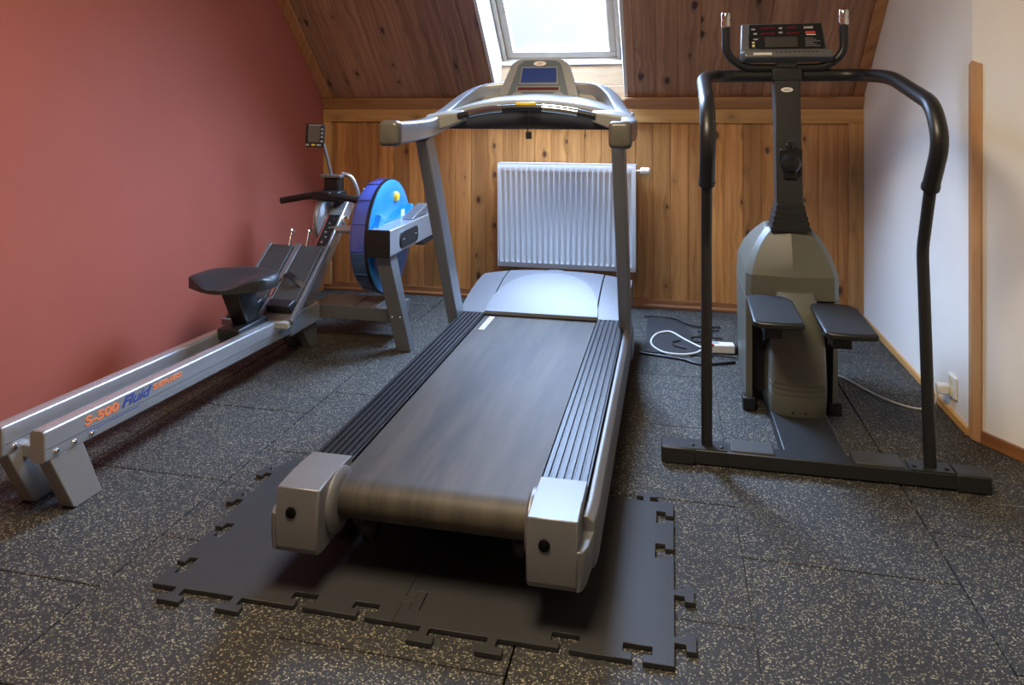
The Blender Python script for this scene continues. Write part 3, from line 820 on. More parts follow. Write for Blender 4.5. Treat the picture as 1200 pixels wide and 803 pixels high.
# heart-rate bar
pth = [(x, 2.700 - .012 * (1 - ((x - TC) / .30) ** 2), zarc(x) - .030) for x in [TC + .265 * (-1 + 2 * i / 24) for i in range(25)]]
hbm = MB().tube(pth, .013, 14).build('sensor_bar', 'charcoal', tm)
for a_, b_ in ((2, 9), (15, 22)):
    lab(MB().tube(pth[a_:b_], .0145, 16).build('sensor_grip', 'chrome', hbm), 'chrome pulse sensor grip')
# safety key with cord and clip
key = MB().cbox((TC + .004, 2.690, 1.150), (.078, .03, .013)).build('safety_key', 'yellow', tm, bevel=.004)
MB().tube(curve_pts([(TC + .012, 2.682, 1.145), (TC + .018, 2.676, 1.10), (TC + .012, 2.68, 1.06), (TC + .016, 2.682, 1.035)], 6), .0022, 8).build('cord', 'black', key)
MB().cbox((TC + .016, 2.682, 1.032), (.022, .012, .028)).build('clip', 'black', key, bevel=.003)
# console pod, leaning back
pod0 = V(TC, 2.955, 1.178); pu = V(1, 0, 0); pv = V(0, .42, 1).normalized(); pn = pu.cross(pv)   # pn towards the user (-y)
def pod(a_, b_, c_=0): return pod0 + pu * a_ + pv * b_ + pn * c_
H_ = .178
def podw(b_):
    t = b_ / H_
    return (.176 - .060 * t) if t < .80 else (.128 - .0 * t) * math.sqrt(max(.02, 1 - ((t - .80) / .2) ** 2 * .55))
out = []
bs = [0, .03, .06, .09, .12, .14, .155, .165, .172, .176, .178]
out = [(-podw(b_), b_) for b_ in bs] + [(podw(b_), b_) for b_ in bs[::-1]]
MB().loft([[pod(a_ * 1.0, b_, c_) for a_, b_ in out] for c_ in (-.055, -.012)] + [[pod(a_ * .975, .002 + b_ * .985, 0) for a_, b_ in out]]).build('console_housing', 'silver', tm, angle=40)
inn = [(a_ * .74, .004 + b_ * .93) for a_, b_ in out]
face = MB().loft([[pod(a_, b_, -.004) for a_, b_ in inn], [pod(a_, b_, .0025) for a_, b_ in inn]]).build('console_face', 'panel', tm)
def rect_on(fn, a0, a1, b0, b1, c0, c1, k=1.0): return MB().loft([[fn(a0, b0, c0), fn(a1, b0, c0), fn(a1 * k, b1, c0), fn(a0 * k, b1, c0)], [fn(a0, b0, c1), fn(a1, b0, c1), fn(a1 * k, b1, c1), fn(a0 * k, b1, c1)]])
rect_on(pod, -.083, .083, .060, .140, .001, .0042, .92).build('screen_frame', 'silver_light', face, bevel=.002)
rect_on(pod, -.077, .077, .066, .134, .003, .0052, .93).build('screen', 'screen', face)
rect_on(pod, -.094, .094, .026, .050, .001, .0042).build('display_frame', 'silver_light', face, bevel=.002)
rect_on(pod, -.086, .086, .031, .045, .003, .0052).build('display', 'red_lens', face)
el = [(.027 * math.cos(2 * PI * i / 28), .155 + .011 * math.sin(2 * PI * i / 28)) for i in range(28)]
bd = MB().loft([[pod(a_, b_, .001) for a_, b_ in el], [pod(a_, b_, .004) for a_, b_ in el]]).build('badge', 'white', face)
for dx in (-.008, .002):
    MB().loft([[pod(dx - .002, .149, .0035), pod(dx + .002, .149, .0035), pod(dx + .008, .161, .0035), pod(dx + .004, .161, .0035)],
               [pod(dx - .002, .149, .005), pod(dx + .002, .149, .005), pod(dx + .008, .161, .005), pod(dx + .004, .161, .005)]]).build('badge_mark', 'redprint', bd)
for s_ in (-1, 1):
    kn = [(s_ * .085 + .022 * math.cos(2 * PI * i / 20), .012 + .012 * math.sin(2 * PI * i / 20)) for i in range(20)]
    MB().loft([[pod(a_, b_, .001) for a_, b_ in kn], [pod(a_, b_, .006) for a_, b_ in kn]]).build('button', 'silver', face)

# ================================================================== STEPPER
SX = .440
st = thing('stepper', 'charcoal and olive-grey stair stepper beside the white wall', 'stepper', (SX, 2.7, 0))
BL_, BR_ = -.030, .918
MB().box(BL_ + .10, BR_ - .09, 2.372, 2.435, .004, .050).build('base_bar', 'charcoal', st, bevel=.004)
for a_, b_ in ((BL_, BL_ + .105), (BR_ - .095, BR_)):
    lab(MB().box(a_, b_, 2.366, 2.440, 0, .054).build('end_cap', 'charcoal', st, bevel=.006), 'black end cap on the base bar')
for x in (.113, .762):
    MB().box(x - .06, x + .06, 2.374, 2.440, .0495, .0535).build('bracket_plate', 'charcoal', st, bevel=.001)
    for dx in (-.045, .045):
        MB().lathe((x + dx, 2.395, .053), (0, 0, 1), [(0, .007), (.004, .0065), (.005, .004)], n=12).build('bolt', 'charcoal', st)
for a_, b_ in ((.185, .318), (.550, .690)):
    lab(MB().box(a_, b_, 2.380, 2.462, .046, .0555).build('grip_pad', 'pad', st, bevel=.004), 'grey ribbed rubber pad')
# spine from the bar back under the body
MB().prism([(2.43, 0), (3.38, 0), (3.38, .03), (2.80, .045), (2.43, .046)], 'x', .350, .540).build('spine', 'charcoal', st, bevel=.004)
MB().box(.33, .60, 3.37, 3.43, 0, .05).build('rear_bar', 'charcoal', st, bevel=.005)
# body shell: side walls, shoulders tapering to the neck; front faceted with a centre crease
secs = [  # z, half width, front y at the centre, front y at edge, back half width, back y
    (.045, .162, 2.845, 2.860, .150, 3.34), (.25, .163, 2.835, 2.850, .155, 3.36), (.425, .165, 2.825, 2.845, .158, 3.36), (.512, .164, 2.820, 2.846, .155, 3.34),
    (.53, .160, 2.826, 2.853, .150, 3.32), (.575, .146, 2.842, 2.871, .135, 3.28), (.61, .130, 2.855, 2.886, .115, 3.24), (.645, .109, 2.868, 2.899, .095, 3.18), (.672, .088, 2.879, 2.910, .078, 3.12), (.680, .080, 2.884, 2.914, .070, 3.10)]
rings = []
for z, hw, fc, fe, bw_, yb_ in secs:
    c_ = .020
    rings.append([(SX, fc, z), (SX + hw - c_, fe - .008, z), (SX + hw, fe + .02, z), (SX + bw_, yb_ - .03, z), (SX + bw_ - .03, yb_, z), (SX, yb_ + .01, z),
                  (SX - bw_ + .03, yb_, z), (SX - bw_, yb_ - .03, z), (SX - hw, fe + .02, z), (SX - hw + c_, fe - .008, z)])
up_rings = rings[2:]
body = MB().loft(up_rings).build('body_shell', 'olive', st, bevel=.003, angle=14)
# lower side walls and back leave the pedal bays open
for xo in (-1, 1):
    rr = []
    for z, hw, fc, fe, bw_, yb_ in secs[:3]:
        a1, a0 = SX + xo * hw, SX + xo * (hw - .022); b1, b0 = SX + xo * bw_, SX + xo * (bw_ - .02)
        rr.append([(a1, fe + .012, z), (a0, fe - .005, z), (a0, fe + .01, z), (b0, yb_ - .02, z), (b1, yb_ - .03, z)])
    lab(MB().loft(rr).build('side_panel', 'olive', st, bevel=.003), 'olive-grey side panel')
MB().loft([[(SX - s[4] + .02, s[5] - .035, s[0]), (SX + s[4] - .02, s[5] - .035, s[0]), (SX + s[4] - .03, s[5], s[0]), (SX - s[4] + .03, s[5], s[0])] for s in secs[:3]]).build('back_panel', 'olive', st)
MB().box(SX - .14, SX + .14, 2.92, 2.94, .05, .44).build('inner_wall', 'black', st)
for dx in (-.017, .021):
    MB().lathe((SX + dx, 2.8205, .436), (0, -1, 0), [(0, .005), (.003, .005), (.004, .003)], n=12).build('screw', 'black', st)
for s_ in (-1,):   # rear stub caps at the floor
    MB().box(SX - .175, SX - .13, 2.84, 2.90, .0, .05).build('foot', 'black', st, bevel=.004)
MB().box(SX + .13, SX + .175, 2.86, 2.92, .0, .05).build('foot', 'black', st, bevel=.004)
# rounded column between the pedals
def colring(z, hw, yf, yb_):
    return [(SX + .004 + hw * math.cos(t), yb_ + (yf - yb_) * (math.sin(-t) ** .6 if math.sin(-t) > 0 else 0), z) for t in [-PI * i / 20 for i in range(21)]] + \
           [(SX + .004 - hw, yb_ + .15, z), (SX + .004 + hw, yb_ + .15, z)]
crs = []
for z, hw, yf in ((.035, .090, 2.715), (.045, .094, 2.708), (.10, .096, 2.700), (.118, .096, 2.698), (.119, .0945, 2.701), (.122, .0945, 2.701), (.123, .096, 2.698), (.136, .096, 2.698), (.137, .0945, 2.701), (.140, .0945, 2.701),
                  (.141, .096, 2.698), (.154, .096, 2.698), (.155, .0945, 2.701), (.158, .0945, 2.701), (.159, .096, 2.698), (.30, .093, 2.712), (.40, .082, 2.745), (.46, .065, 2.80)):
    crs.append(colring(z, hw, yf, yf + .06 if z < .4 else yf + .03))
column = MB().loft(crs).build('front_column', 'olive', st, angle=30)
for dx in (-.02, .022):
    MB().lathe((SX + dx, 2.706, .062), (0, -1, 0), [(-.01, .0045), (.002, .0045), (.003, .003)], n=12).build('screw', 'black', column)
# pedals
for xc, zf, zb_, y0, y1, n_ in ((.345, .434, .448, 2.475, 2.80, 'left'), (.565, .412, .430, 2.475, 2.80, 'right')):
    rr = []
    def pz(y): return zf + (zb_ - zf) * (y - y0) / (y1 - y0)
    shape = [(-.080, y0 + .018), (-.060, y0 + .006), (0, y0), (.06, y0 + .004), (.080, y0 + .014), (.080, y1 - .05), (.055, y1 - .008), (0, y1), (-.055, y1 - .002), (-.076, y1 - .02)]
    pm = MB().loft([[(xc + a_, b_, pz(b_) - .018) for a_, b_ in shape], [(xc + a_, b_, pz(b_)) for a_, b_ in shape]])
    ped = pm.build('pedal', 'black', st, bevel=.004)
    tp = [(a_ * .93, y0 + (b_ - y0) * .95 + .008) for a_, b_ in shape]
    lab(MB().loft([[(xc + a_, b_, pz(b_) - .001) for a_, b_ in tp], [(xc + a_, b_, pz(b_) + .0025) for a_, b_ in tp]]).build('pedal_pad', 'tread', ped, bevel=.001), 'ribbed dark grey tread')
    MB().loft([[(xc - .03, 2.62, zf - .03), (xc + .03, 2.62, zf - .03), (xc + .03, 2.72, zf - .03), (xc - .03, 2.72, zf - .03)],
               [(xc - .03, 2.62, zf - .09), (xc + .03, 2.62, zf - .09), (xc + .03, 2.72, zf - .09), (xc - .03, 2.72, zf - .09)]]).build('pedal_bracket', 'black', ped, bevel=.003)
    sx_ = xc + (.005 if xc < SX else -.005)
    MB().loft([[(sx_ - .018, 2.66, zf - .085), (sx_ + .018, 2.66, zf - .085), (sx_ + .018, 2.66, zf - .045), (sx_ - .018, 2.66, zf - .045)],
               [(sx_ - .018, 2.95, .20), (sx_ + .018, 2.95, .20), (sx_ + .018, 2.95, .25), (sx_ - .018, 2.95, .25)]]).build('pedal_arm', 'black', st, bevel=.003)
lk = MB().lathe((SX + .092, 2.74, .345), (1, 0, 0), [(0, .006), (.05, .006)], n=12).lathe((SX + .098, 2.74, .315), (1, 0, 0), [(0, .012), (.04, .012)], n=16)
lab(lk.build('link_rod', 'chrome', st), 'small chrome link rod beside the right pedal')
# bellows and mast
zz = .676; bel = MB(); rings = []
for i in range(6):
    t = i / 5; hw = .071 - .024 * t; z0 = .672 + .020 * i
    for z, k in ((z0, 1), (z0 + .016, .985), (z0 + .0165, .90), (z0 + .0198, .90)):
        if i == 5 and z > z0: continue
        h_ = hw * k
        rings.append([(SX - h_, 2.874 + .01 * t, z), (SX, 2.868 + .01 * t, z), (SX + h_, 2.874 + .01 * t, z), (SX + h_, 2.98, z), (SX - h_, 2.98, z)])
lab(bel.loft(rings).build('bellows', 'charcoal', st, angle=20), 'ribbed dark collar at the foot of the mast')
m0, m1 = V(SX, 2.925, .70), V(SX, 3.01, 1.262)
def mring(p, hw, hd): return [(p.x - hw, p.y - hd, p.z), (p.x + hw, p.y - hd, p.z), (p.x + hw, p.y + hd, p.z), (p.x - hw, p.y + hd, p.z)]
MB().loft([mring(m0, .047, .04), mring(m1, .047, .04)]).build('mast', 'charcoal', st, bevel=.004)
el = [(.022 * math.cos(2 * PI * i / 24), .0095 * math.sin(2 * PI * i / 24)) for i in range(24)]
bz = 1.205; by = 2.925 + (bz - .70) / .562 * .085 - .04
bd = MB().loft([[(SX - .002 + a_, by + .002, bz + b_) for a_, b_ in el], [(SX - .002 + a_, by - .003, bz + b_) for a_, b_ in el]]).build('badge', 'white', st)
MB().box(SX - .014, SX + .010, by - .0042, by - .003, bz - .0015, bz + .0015).build('badge_mark', 'greymark', bd)
# bottle holder clamp on the mast
hy = 2.925 + (.93 - .70) / .562 * .085 - .04
hold = MB().cbox((SX + .004, hy - .008, .955), (.082, .018, .05)).cbox((SX + .002, hy - .012, .985), (.028, .012, .03))
hold.box(SX - .008, SX - .002, hy - .03, hy - .01, .985, 1.012).box(SX + .006, SX + .012, hy - .03, hy - .01, .985, 1.012)
hb_ = hold.build('clamp', 'blackgloss', st, bevel=.003)
MB().lathe((SX + .002, hy - .01, .925), (0, -1, 0), [(0, .030), (.010, .036), (.026, .036), (.034, .028), (.036, .012)], n=24).build('clamp_knob', 'blackgloss', hb_)
MB().box(SX - .022, SX + .026, hy - .022, hy - .004, .865, .905).build('clamp_foot', 'blackgloss', hb_, bevel=.005)
# handrail: two sides and the cross tube through the mast
def rail_side(xo):
    bx = .113 if xo < 0 else .765
    tx = .118 if xo < 0 else .762
    low = bent([(bx, 2.408, .052), (bx - xo * .002, 2.47, .695), (bx, 2.405, .895)], .035)
    lab(MB().tube(low, .0175, 18).build('upright', 'black', st), 'plain lower handrail tube')
    top = bent([(bx, 2.405, .895), (bx, 2.315, 1.035), (bx, 2.385, 1.145), (tx, 2.80, 1.245), (SX + xo * .265, 3.005, 1.262), (SX + xo * .045, 3.012, 1.262)], .085, 8)
    MB().tube(top, .0245, 20).build('handrail', 'foam', st)
    dr_ = (V(bx, 2.315, 1.035) - V(bx, 2.405, .895)).normalized()
    MB().lathe(V(bx, 2.405, .895) - dr_ * .006, dr_, [(0, .0262), (.014, .0262)], n=20).build('rail_collar', 'black', st)
rail_side(-1); rail_side(1)
MB().box(SX - .055, SX + .055, 2.965, 3.06, 1.238, 1.290).build('mast_head', 'charcoal', st, bevel=.006)
# upper handles
for xo in (-1, 1):
    pth = bent([(SX + xo * .03, 3.0, 1.290), (SX - .006 + xo * .15, 2.995, 1.292), (SX - .008 + xo * .218, 2.99, 1.345), (SX - .010 + xo * .217, 2.985, 1.458)], .06, 7)
    h = MB().tube(pth, .0165, 16).build('handle', 'foam', st)
    e = pth[-1]; dr = (pth[-1] - pth[-2]).normalized()
    lab(MB().lathe(e - dr * .006, dr, [(0, .0155), (.004, .0185), (.028, .0185), (.029, .016), (.033, .016), (.034, .0185), (.052, .0185), (.058, .0165), (.060, .010)], n=20).build('handle_end', 'chrome', h), 'chrome handle end')
# console
c0 = V(SX - .010, 2.955, 1.322); cu = V(1, 0, 0); cv = V(0, .50, 1).normalized(); cn = cu.cross(cv)
def con(a_, b_, c_=0): return c0 + cu * a_ + cv * b_ + cn * c_
hs = .160
for_h = [(-.148, .012), (.148, .012), (hs + .004, .03), (hs - .012, .168), (-hs + .004, .168), (-hs - .004, .03)]
MB().loft([[con(a_ * .62, .03 + b_ * .5, -.065) for a_, b_ in for_h], [con(a_ * .92, b_ * .97 + .002, -.045) for a_, b_ in for_h], [con(a_, b_, -.015) for a_, b_ in for_h], [con(a_ * .985, b_ * .98 + .002, 0) for a_, b_ in for_h]]).build('console_housing', 'grey_metal', st, bevel=.006)
lip = MB().loft([[con(-.165, .0, -.03), con(-.150, -.002, .024), con(-.150, .026, .026), con(-.168, .040, -.005)], [con(.178, .0, -.03), con(.172, -.002, .024), con(.165, .026, .026), con(.170, .040, -.005)]])
lip.build('console_lip', 'grey_metal', st, bevel=.006)
cf = rect_on(con, -.132, .150, .046, .160, -.002, .003, .96).build('console_face', 'blackgloss', st, bevel=.002)
for a0, a1, b0, b1 in ((-.083, -.030, .136, .147), (-.083, -.030, .110, .121), (.012, .052, .136, .147), (.012, .060, .110, .121)):
    rect_on(con, a0, a1, b0, b1, .002, .0045).build('display', 'red_lens', cf)
rect_on(con, -.070, .050, .054, .100, .002, .0045).build('lcd_display', 'lcd_dark', cf)
for k, (a0, a1, b0, b1, mm) in enumerate(((.082, .118, .112, .124, 'redprint'), (.085, .120, .106, .110, 'white'), (.078, .112, .136, .146, 'greymark'), (-.118, -.108, .056, .066, 'cream'), (-.118, -.108, .072, .080, 'cream'),
                                          (-.112, -.095, .088, .094, 'greymark'), (-.110, -.098, .112, .120, 'greymark'), (-.118, -.104, .134, .140, 'greymark'), (-.016, -.002, .116, .124, 'greymark'), (-.014, -.002, .136, .144, 'greymark'))):
    rect_on(con, a0, a1, b0, b1, .002, .0038).build('label_mark', mm, cf)
for k in range(6):
    rect_on(con, .078, .108 + .012 * (k % 3), .092 - k * .007, .0935 - k * .007, .002, .0036).build('label_mark', 'greymark', cf)
def lipf(a_, b_, c_=0): return con(a_, b_, .0245 + c_)
rect_on(lipf, -.118, -.050, .006, .016, .0, .0022).build('label_mark', 'white', cf)
for k in range(10): rect_on(lipf, -.035 + k * .016, -.027 + k * .016, .016, .020, 0, .0018).build('label_mark', 'black', cf)
MB().box(SX - .04, SX + .04, 2.975, 3.03, 1.285, 1.36).build('console_mount', 'charcoal', st, bevel=.008)

# ================================================================== ROWING MACHINE
RC = -1.737
rw = thing('rowing_machine', 'aluminium rowing machine with blue round tank along the red wall', 'rowing machine', (RC, 2.6, 0))
def rail_z(y): return .262 - (y - 1.64) * .034
for x0, x1, nr in ((-1.692, -1.645, True), (-1.829, -1.782, False)):
    pr_ = rrect(.047, .088, .009, 3); xc = (x0 + x1) / 2
    rings = []
    for y in (1.640, 2.2, 3.03):
        rings.append([(xc + a_, y, rail_z(y) - .044 + b_) for a_, b_ in pr_])
    rl = MB().loft(rings).build('rail', 'alu', rw, angle=35)
    # groove line along the outer side and black seat track
    MB().loft([[(x1 + .0001, y, rail_z(y) - .050), (x1 + .0006, y, rail_z(y) - .050), (x1 + .0006, y, rail_z(y) - .0525), (x1 + .0001, y, rail_z(y) - .0525)] for y in (1.645, 3.0)]).build('groove', 'grey_metal', rl)
    MB().loft([[(xc + a_ * 1.0, 1.640 - dy, rail_z(1.64) - .044 + b_) for a_, b_ in rrect(.045, .086, .009, 3)] for dy in (0, .004)]).build('rail_cap', 'grey_foot', rl)
    # foot block slanting down and back
    z1 = rail_z(1.66) - .060
    sh = [(1.648, z1 + .012), (1.700, rail_z(1.7) - .084), (1.742, rail_z(1.74) - .084), (1.842, .002), (1.745, .0), (1.735, .012)]
    sh = [(1.648, .205), (1.655, .175), (1.735, .006), (1.748, 0), (1.842, 0), (1.770, .176), (1.70, .178)]
    ft = MB().prism(sh, 'x', x0 + .001, x1 - .001).build('foot', 'grey_foot', rw, bevel=.003)
    for k in range(3):
        y = 1.675 + k * .062
        MB().lathe((x1 - .002, y, rail_z(y) - .070), (1, 0, 0), [(0, .0095), (.004, .0095), (.008, .007), (.0095, .003)], n=14).build('bolt', 'chrome', rl)
    ix = x0 - .0
    MB().box(x0 - .012, x1 + .004 if not nr else x1 - .01, 1.76, 2.98, rail_z(2.9) - .05, rail_z(2.9) - .035).build('seat_track', 'black', rl)
MB().box(-1.79, -1.685, 1.70, 1.73, .150, .185).build('cross_member', 'grey_foot', rw, bevel=.003)
# lettering on the near rail
slp = math.atan(-.034); tx = (0, math.cos(slp), math.sin(slp)); ty = (0, -math.sin(slp), math.cos(slp))
zl = lambda y: rail_z(y) - .040
text_obj('lettering', 'S-500', 'orange', rw, (-1.6444, 1.775, zl(1.775)), tx, ty, .036, width=.130, bold=.0012)
lab(text_obj('lettering', 'Fluid', 'navy', rw, (-1.6444, 1.915, zl(1.915)), tx, ty, .044, width=.130, shear=.35, bold=.0008), 'dark blue script lettering')
text_obj('lettering', 'SERIES', 'orange', rw, (-1.6444, 2.055, zl(2.055) + .008), tx, ty, .024, width=.140, bold=.0006)
MB().loft([[(-1.6447, y, rail_z(y) - .058), (-1.6441, y, rail_z(y) - .058), (-1.6441, y, rail_z(y) - .060), (-1.6447, y, rail_z(y) - .060)] for y in (1.78, 1.99)]).build('rule_line', 'navy', rw)

# seat on its carriage
sy = 2.66
car = MB().box(RC - .050, RC + .050, sy - .06, sy + .16, rail_z(sy) - .02, rail_z(sy) + .018).build('seat_carriage', 'black', rw, bevel=.006)
pst = MB().loft([[(RC - .036, sy + .02, .245), (RC + .036, sy + .02, .245), (RC + .036, sy + .12, .245), (RC - .036, sy + .12, .245)],
                 [(RC - .045, sy - .06, .41), (RC + .045, sy - .06, .41), (RC + .045, sy + .07, .41), (RC - .045, sy + .07, .41)]]).build('seat_post', 'black', rw, bevel=.008)
mb = MB(); nu, nv = 28, 16
def seat_pt(u_, v_, lower=False):
    # u across -1..1, v front(-1) (towards user end) .. back(1)
    hw = .178 * (1 - .10 * max(0, v_) ** 2 - .02 * v_ ** 2); 
    x = RC + u_ * hw; yy = sy - .01 + v_ * .125 * (1 - .18 * abs(u_) ** 3) + (-.030 * math.cos(u_ * PI) if v_ < -.2 else 0) * (-v_) * .6
    e = (1 - abs(u_) ** 6) * (1 - abs(v_) ** 6)
    z = .452 + .016 * v_ + .020 * math.cos(u_ * PI * 1.15) * (.4 - v_) * -.9 + .010 * abs(u_) ** 2
    if lower: z = .408 + .004 * abs(u_)
    else: z = .425 + (z - .425) * (e ** .35 if e > 0 else 0)
    return (x, yy, z)
for low in (False, True):
    for j in range(nv + 1):
        for i in range(nu + 1):
            u_, v_ = -1 + 2 * i / nu, -1 + 2 * j / nv
            # map square to superellipse for rounded corners
            uu = u_ * math.sqrt(1 - v_ * v_ * .22); vv = v_ * math.sqrt(1 - u_ * u_ * .22)
            mb.v.append(seat_pt(uu * 1.05, vv * 1.05, low) if False else seat_pt(uu, vv, low))
N = nu + 1; O2 = N * (nv + 1)
for j in range(nv):
    for i in range(nu):
        a_ = j * N + i; mb.f.append((a_, a_ + 1, a_ + N + 1, a_ + N)); mb.f.append((O2 + a_, O2 + a_ + N, O2 + a_ + N + 1, O2 + a_ + 1))
edge = [i for i in range(N)] + [j * N + nu for j in range(1, nv + 1)] + [nv * N + i for i in range(nu - 1, -1, -1)] + [j * N for j in range(nv - 1, 0, -1)]
for k in range(len(edge)): a_, b_ = edge[k], edge[(k + 1) % len(edge)]; mb.f.append((a_, b_, O2 + b_, O2 + a_))
lab(mb.build('seat', 'seat', rw, angle=60), 'black moulded seat with raised rear')

# foot boards
p0, p1 = V(RC, 2.83, .222), V(RC, 3.175, .480); fd = (p1 - p0).normalized(); fn_ = V(0, -fd.z, fd.y)
L_ = (p1 - p0).length
def fb(a_, b_, c_=0): return p0 + V(1, 0, 0) * a_ + fd * b_ + fn_ * c_
MB().loft([[fb(-.155, 0, -.02), fb(.155, 0, -.02), fb(.150, L_, -.02), fb(-.150, L_, -.02)], [fb(-.155, 0, -.002), fb(.155, 0, -.002), fb(.150, L_, -.002), fb(-.150, L_, -.002)]]).build('foot_board', 'silver_light', rw, bevel=.003)
for a0, a1 in ((-.158, -.142), (.142, .158), (-.014, .014)):
    MB().loft([[fb(a0, -.005, -.018), fb(a1, -.005, -.018), fb(a1, L_, -.018), fb(a0, L_, -.018)], [fb(a0, -.005, .010), fb(a1, -.005, .010), fb(a1, L_, .010), fb(a0, L_, .010)]]).build('foot_board_rail', 'silver_light', rw, bevel=.002)
for s_ in (-1, 1):
    a0, a1 = (-.138, -.018) if s_ < 0 else (.018, .138)
    fp = MB().loft([[fb(a0, .075, -.004), fb(a1, .075, -.004), fb(a1 - .003, L_ - .012, -.004), fb(a0 + .003, L_ - .012, -.004)], [fb(a0, .075, .016), fb(a1, .075, .016), fb(a1 - .003, L_ - .012, .014), fb(a0 + .003, L_ - .012, .014)]]).build('foot_plate', 'pad', rw, bevel=.004)
    MB().loft([[fb(a0, .035, .0), fb(a1, .035, .0), fb(a1, .095, .0), fb(a0, .095, .0)], [fb(a0 + .004, .040, .045), fb(a1 - .004, .040, .045), fb(a1, .090, .030), fb(a0, .090, .030)]]).build('heel_cup', 'black', fp, bevel=.006)
    pts = curve_pts([fb(s_ * .016, .245, .012), fb(s_ * .05, .225, .034), fb(s_ * .09, .20, .036), fb(s_ * .140, .175, .010)], 6)
    MB().sweep(pts, rrect(.026, .004, .0015, 1), up=fn_).build('strap', 'black', fp)
    # peg rods with ball tops
    q0 = fb(s_ * .045 , L_ - .03, .0); q1 = q0 + V(.0, .035, .085)
    pg = MB().tube([q0, q1], .007, 12).build('peg', 'chrome', rw)
    MB().lathe(q1 - V(0, 0, .010), (0, 0, 1), [(0, .006), (.003, .012), (.010, .015), (.018, .012), (.024, .003)], n=16).build('peg_knob', 'chrome', pg)
for k, (b0, b1) in enumerate(((.12, .16), (.19, .215))):
    MB().loft([[fb(-.010, b0, .009), fb(.010, b0, .009), fb(.010, b1, .009), fb(-.010, b1, .009)], [fb(-.007, b0, .016), fb(.007, b0, .016), fb(.007, b1, .016), fb(-.007, b1, .016)]]).build('size_slider', 'chrome', rw)
# apron below the foot boards and rear end of the rails
MB().box(RC - .165, RC + .150, 2.80, 2.835, .196, .222).build('apron', 'beige', rw, bevel=.003)
MB().box(RC - .095, RC + .095, 2.93, 3.20, .12, .212).build('rail_socket', 'alu', rw, bevel=.006)
MB().prism([(3.06, .125), (3.20, .125), (3.215, .0), (3.15, .0)], 'x', RC - .055, RC - .01).build('support_foot', 'grey_metal', rw, bevel=.004)
MB().prism([(3.06, .125), (3.20, .125), (3.215, .0), (3.15, .0)], 'x', RC + .03, RC + .075).build('support_foot', 'grey_metal', rw, bevel=.004)
# mast rising towards the flywheel shaft
q0, q1 = V(RC + .03, 3.08, .17), V(RC + .055, 3.56, .645); md = (q1 - q0).normalized(); ms = V(1, 0, 0); mn = md.cross(ms); mn = -mn if mn.y > 0 else mn
def ma(a_, b_, c_): return q0 + ms * a_ + md * b_ + mn * c_
ML = (q1 - q0).length
MB().loft([[ma(-.040, 0, -.04), ma(.040, 0, -.04), ma(.040, 0, .035), ma(-.040, 0, .035)], [ma(-.040, ML, -.04), ma(.040, ML, -.04), ma(.040, ML, .035), ma(-.040, ML, .035)]]).build('mast', 'alu', rw, bevel=.005)
pnl = MB().loft([[ma(-.030, .36, .034), ma(.028, .36, .034), ma(.028, .555, .034), ma(-.030, .555, .034)], [ma(-.030, .36, .0375), ma(.028, .36, .0375), ma(.028, .555, .0375), ma(-.030, .555, .0375)]]).build('setting_panel', 'black', rw)
for k in range(6):
    c_ = ma(-.006 + .010 * (k % 2), .385 + k * .030, .037)
    MB().lathe(c_, mn, [(0, .007), (.002, .007), (.003, .004)], n=12).build('setting_stud', 'chrome', pnl)
MB().loft([[ma(-.0335, .35, .0345), ma(-.0305, .35, .0345), ma(-.0305, .56, .0345), ma(-.0335, .56, .0345)], [ma(-.0335, .35, .038), ma(-.0305, .35, .038), ma(-.0305, .56, .038), ma(-.0335, .56, .038)]]).build('panel_edge', 'redprint', pnl)
# pulley wheel left of the mast
pc = V(RC - .012, 3.47, .560)
MB().lathe(pc - V(.012, 0, 0), (1, 0, 0), [(0, .112), (.003, .120), (.010, .122), (.011, .114), (.016, .114), (.017, .122), (.024, .120), (.027, .112)], n=48).build('pulley', 'alu', rw)
MB().lathe(pc + V(.004, 0, 0), (1, 0, 0), [(0, .114), (.008, .114)], n=48).build('pulley_belt', 'black', rw)
MB().lathe(pc + V(.014, 0, 0), (1, 0, 0), [(0, .03), (.01, .035), (.03, .02), (.10, .02)], n=24).build('pulley_hub', 'chrome', rw)
# handle rest, chain guard, monitor
ah = V(RC + .01, 3.45, .70)
MB().box(ah.x - .045, ah.x + .075, 3.42, 3.52, .655, .710).box(ah.x - .035, ah.x + .05, 3.47, 3.54, .70, .775).build('handle_rest', 'black', rw, bevel=.008)
MB().tube(curve_pts([(ah.x + .04, 3.53, .79), (ah.x + .085, 3.54, .775), (ah.x + .115, 3.55, .71), (ah.x + .120, 3.56, .64)], 6), .012, 12).build('guide_tube', 'alu', rw)
MB().box(ah.x - .05, ah.x + .065, 3.455, 3.50, .775, .790).build('rest_plate', 'silver_light', rw, bevel=.003)
hd = bent([(RC - .235, 3.42, .655), (RC - .06, 3.405, .690), (RC + .06, 3.405, .690), (RC + .225, 3.42, .665)], .05, 5)
lab(MB().tube(hd, .0175, 16).build('pull_handle', 'foam', rw), 'black foam pull handle')
MB().cbox((RC, 3.405, .690), (.10, .034, .040)).build('handle_block', 'black', rw, bevel=.006)
marm = MB().tube(curve_pts([(ah.x + .005, 3.48, .785), (ah.x - .012, 3.475, .86), (ah.x - .032, 3.465, .95)], 6), .0085, 12).build('monitor_arm', 'grey_metal', rw)
mc = V(RC - .058, 3.44, .993); tl = R(-12)
def mo(a_, b_, c_=0):
    yv = V(.06, -.0, 1).normalized(); xv = V(1, .28, -.04).normalized(); zv = xv.cross(yv)
    return mc + xv * a_ + yv * b_ + zv * c_
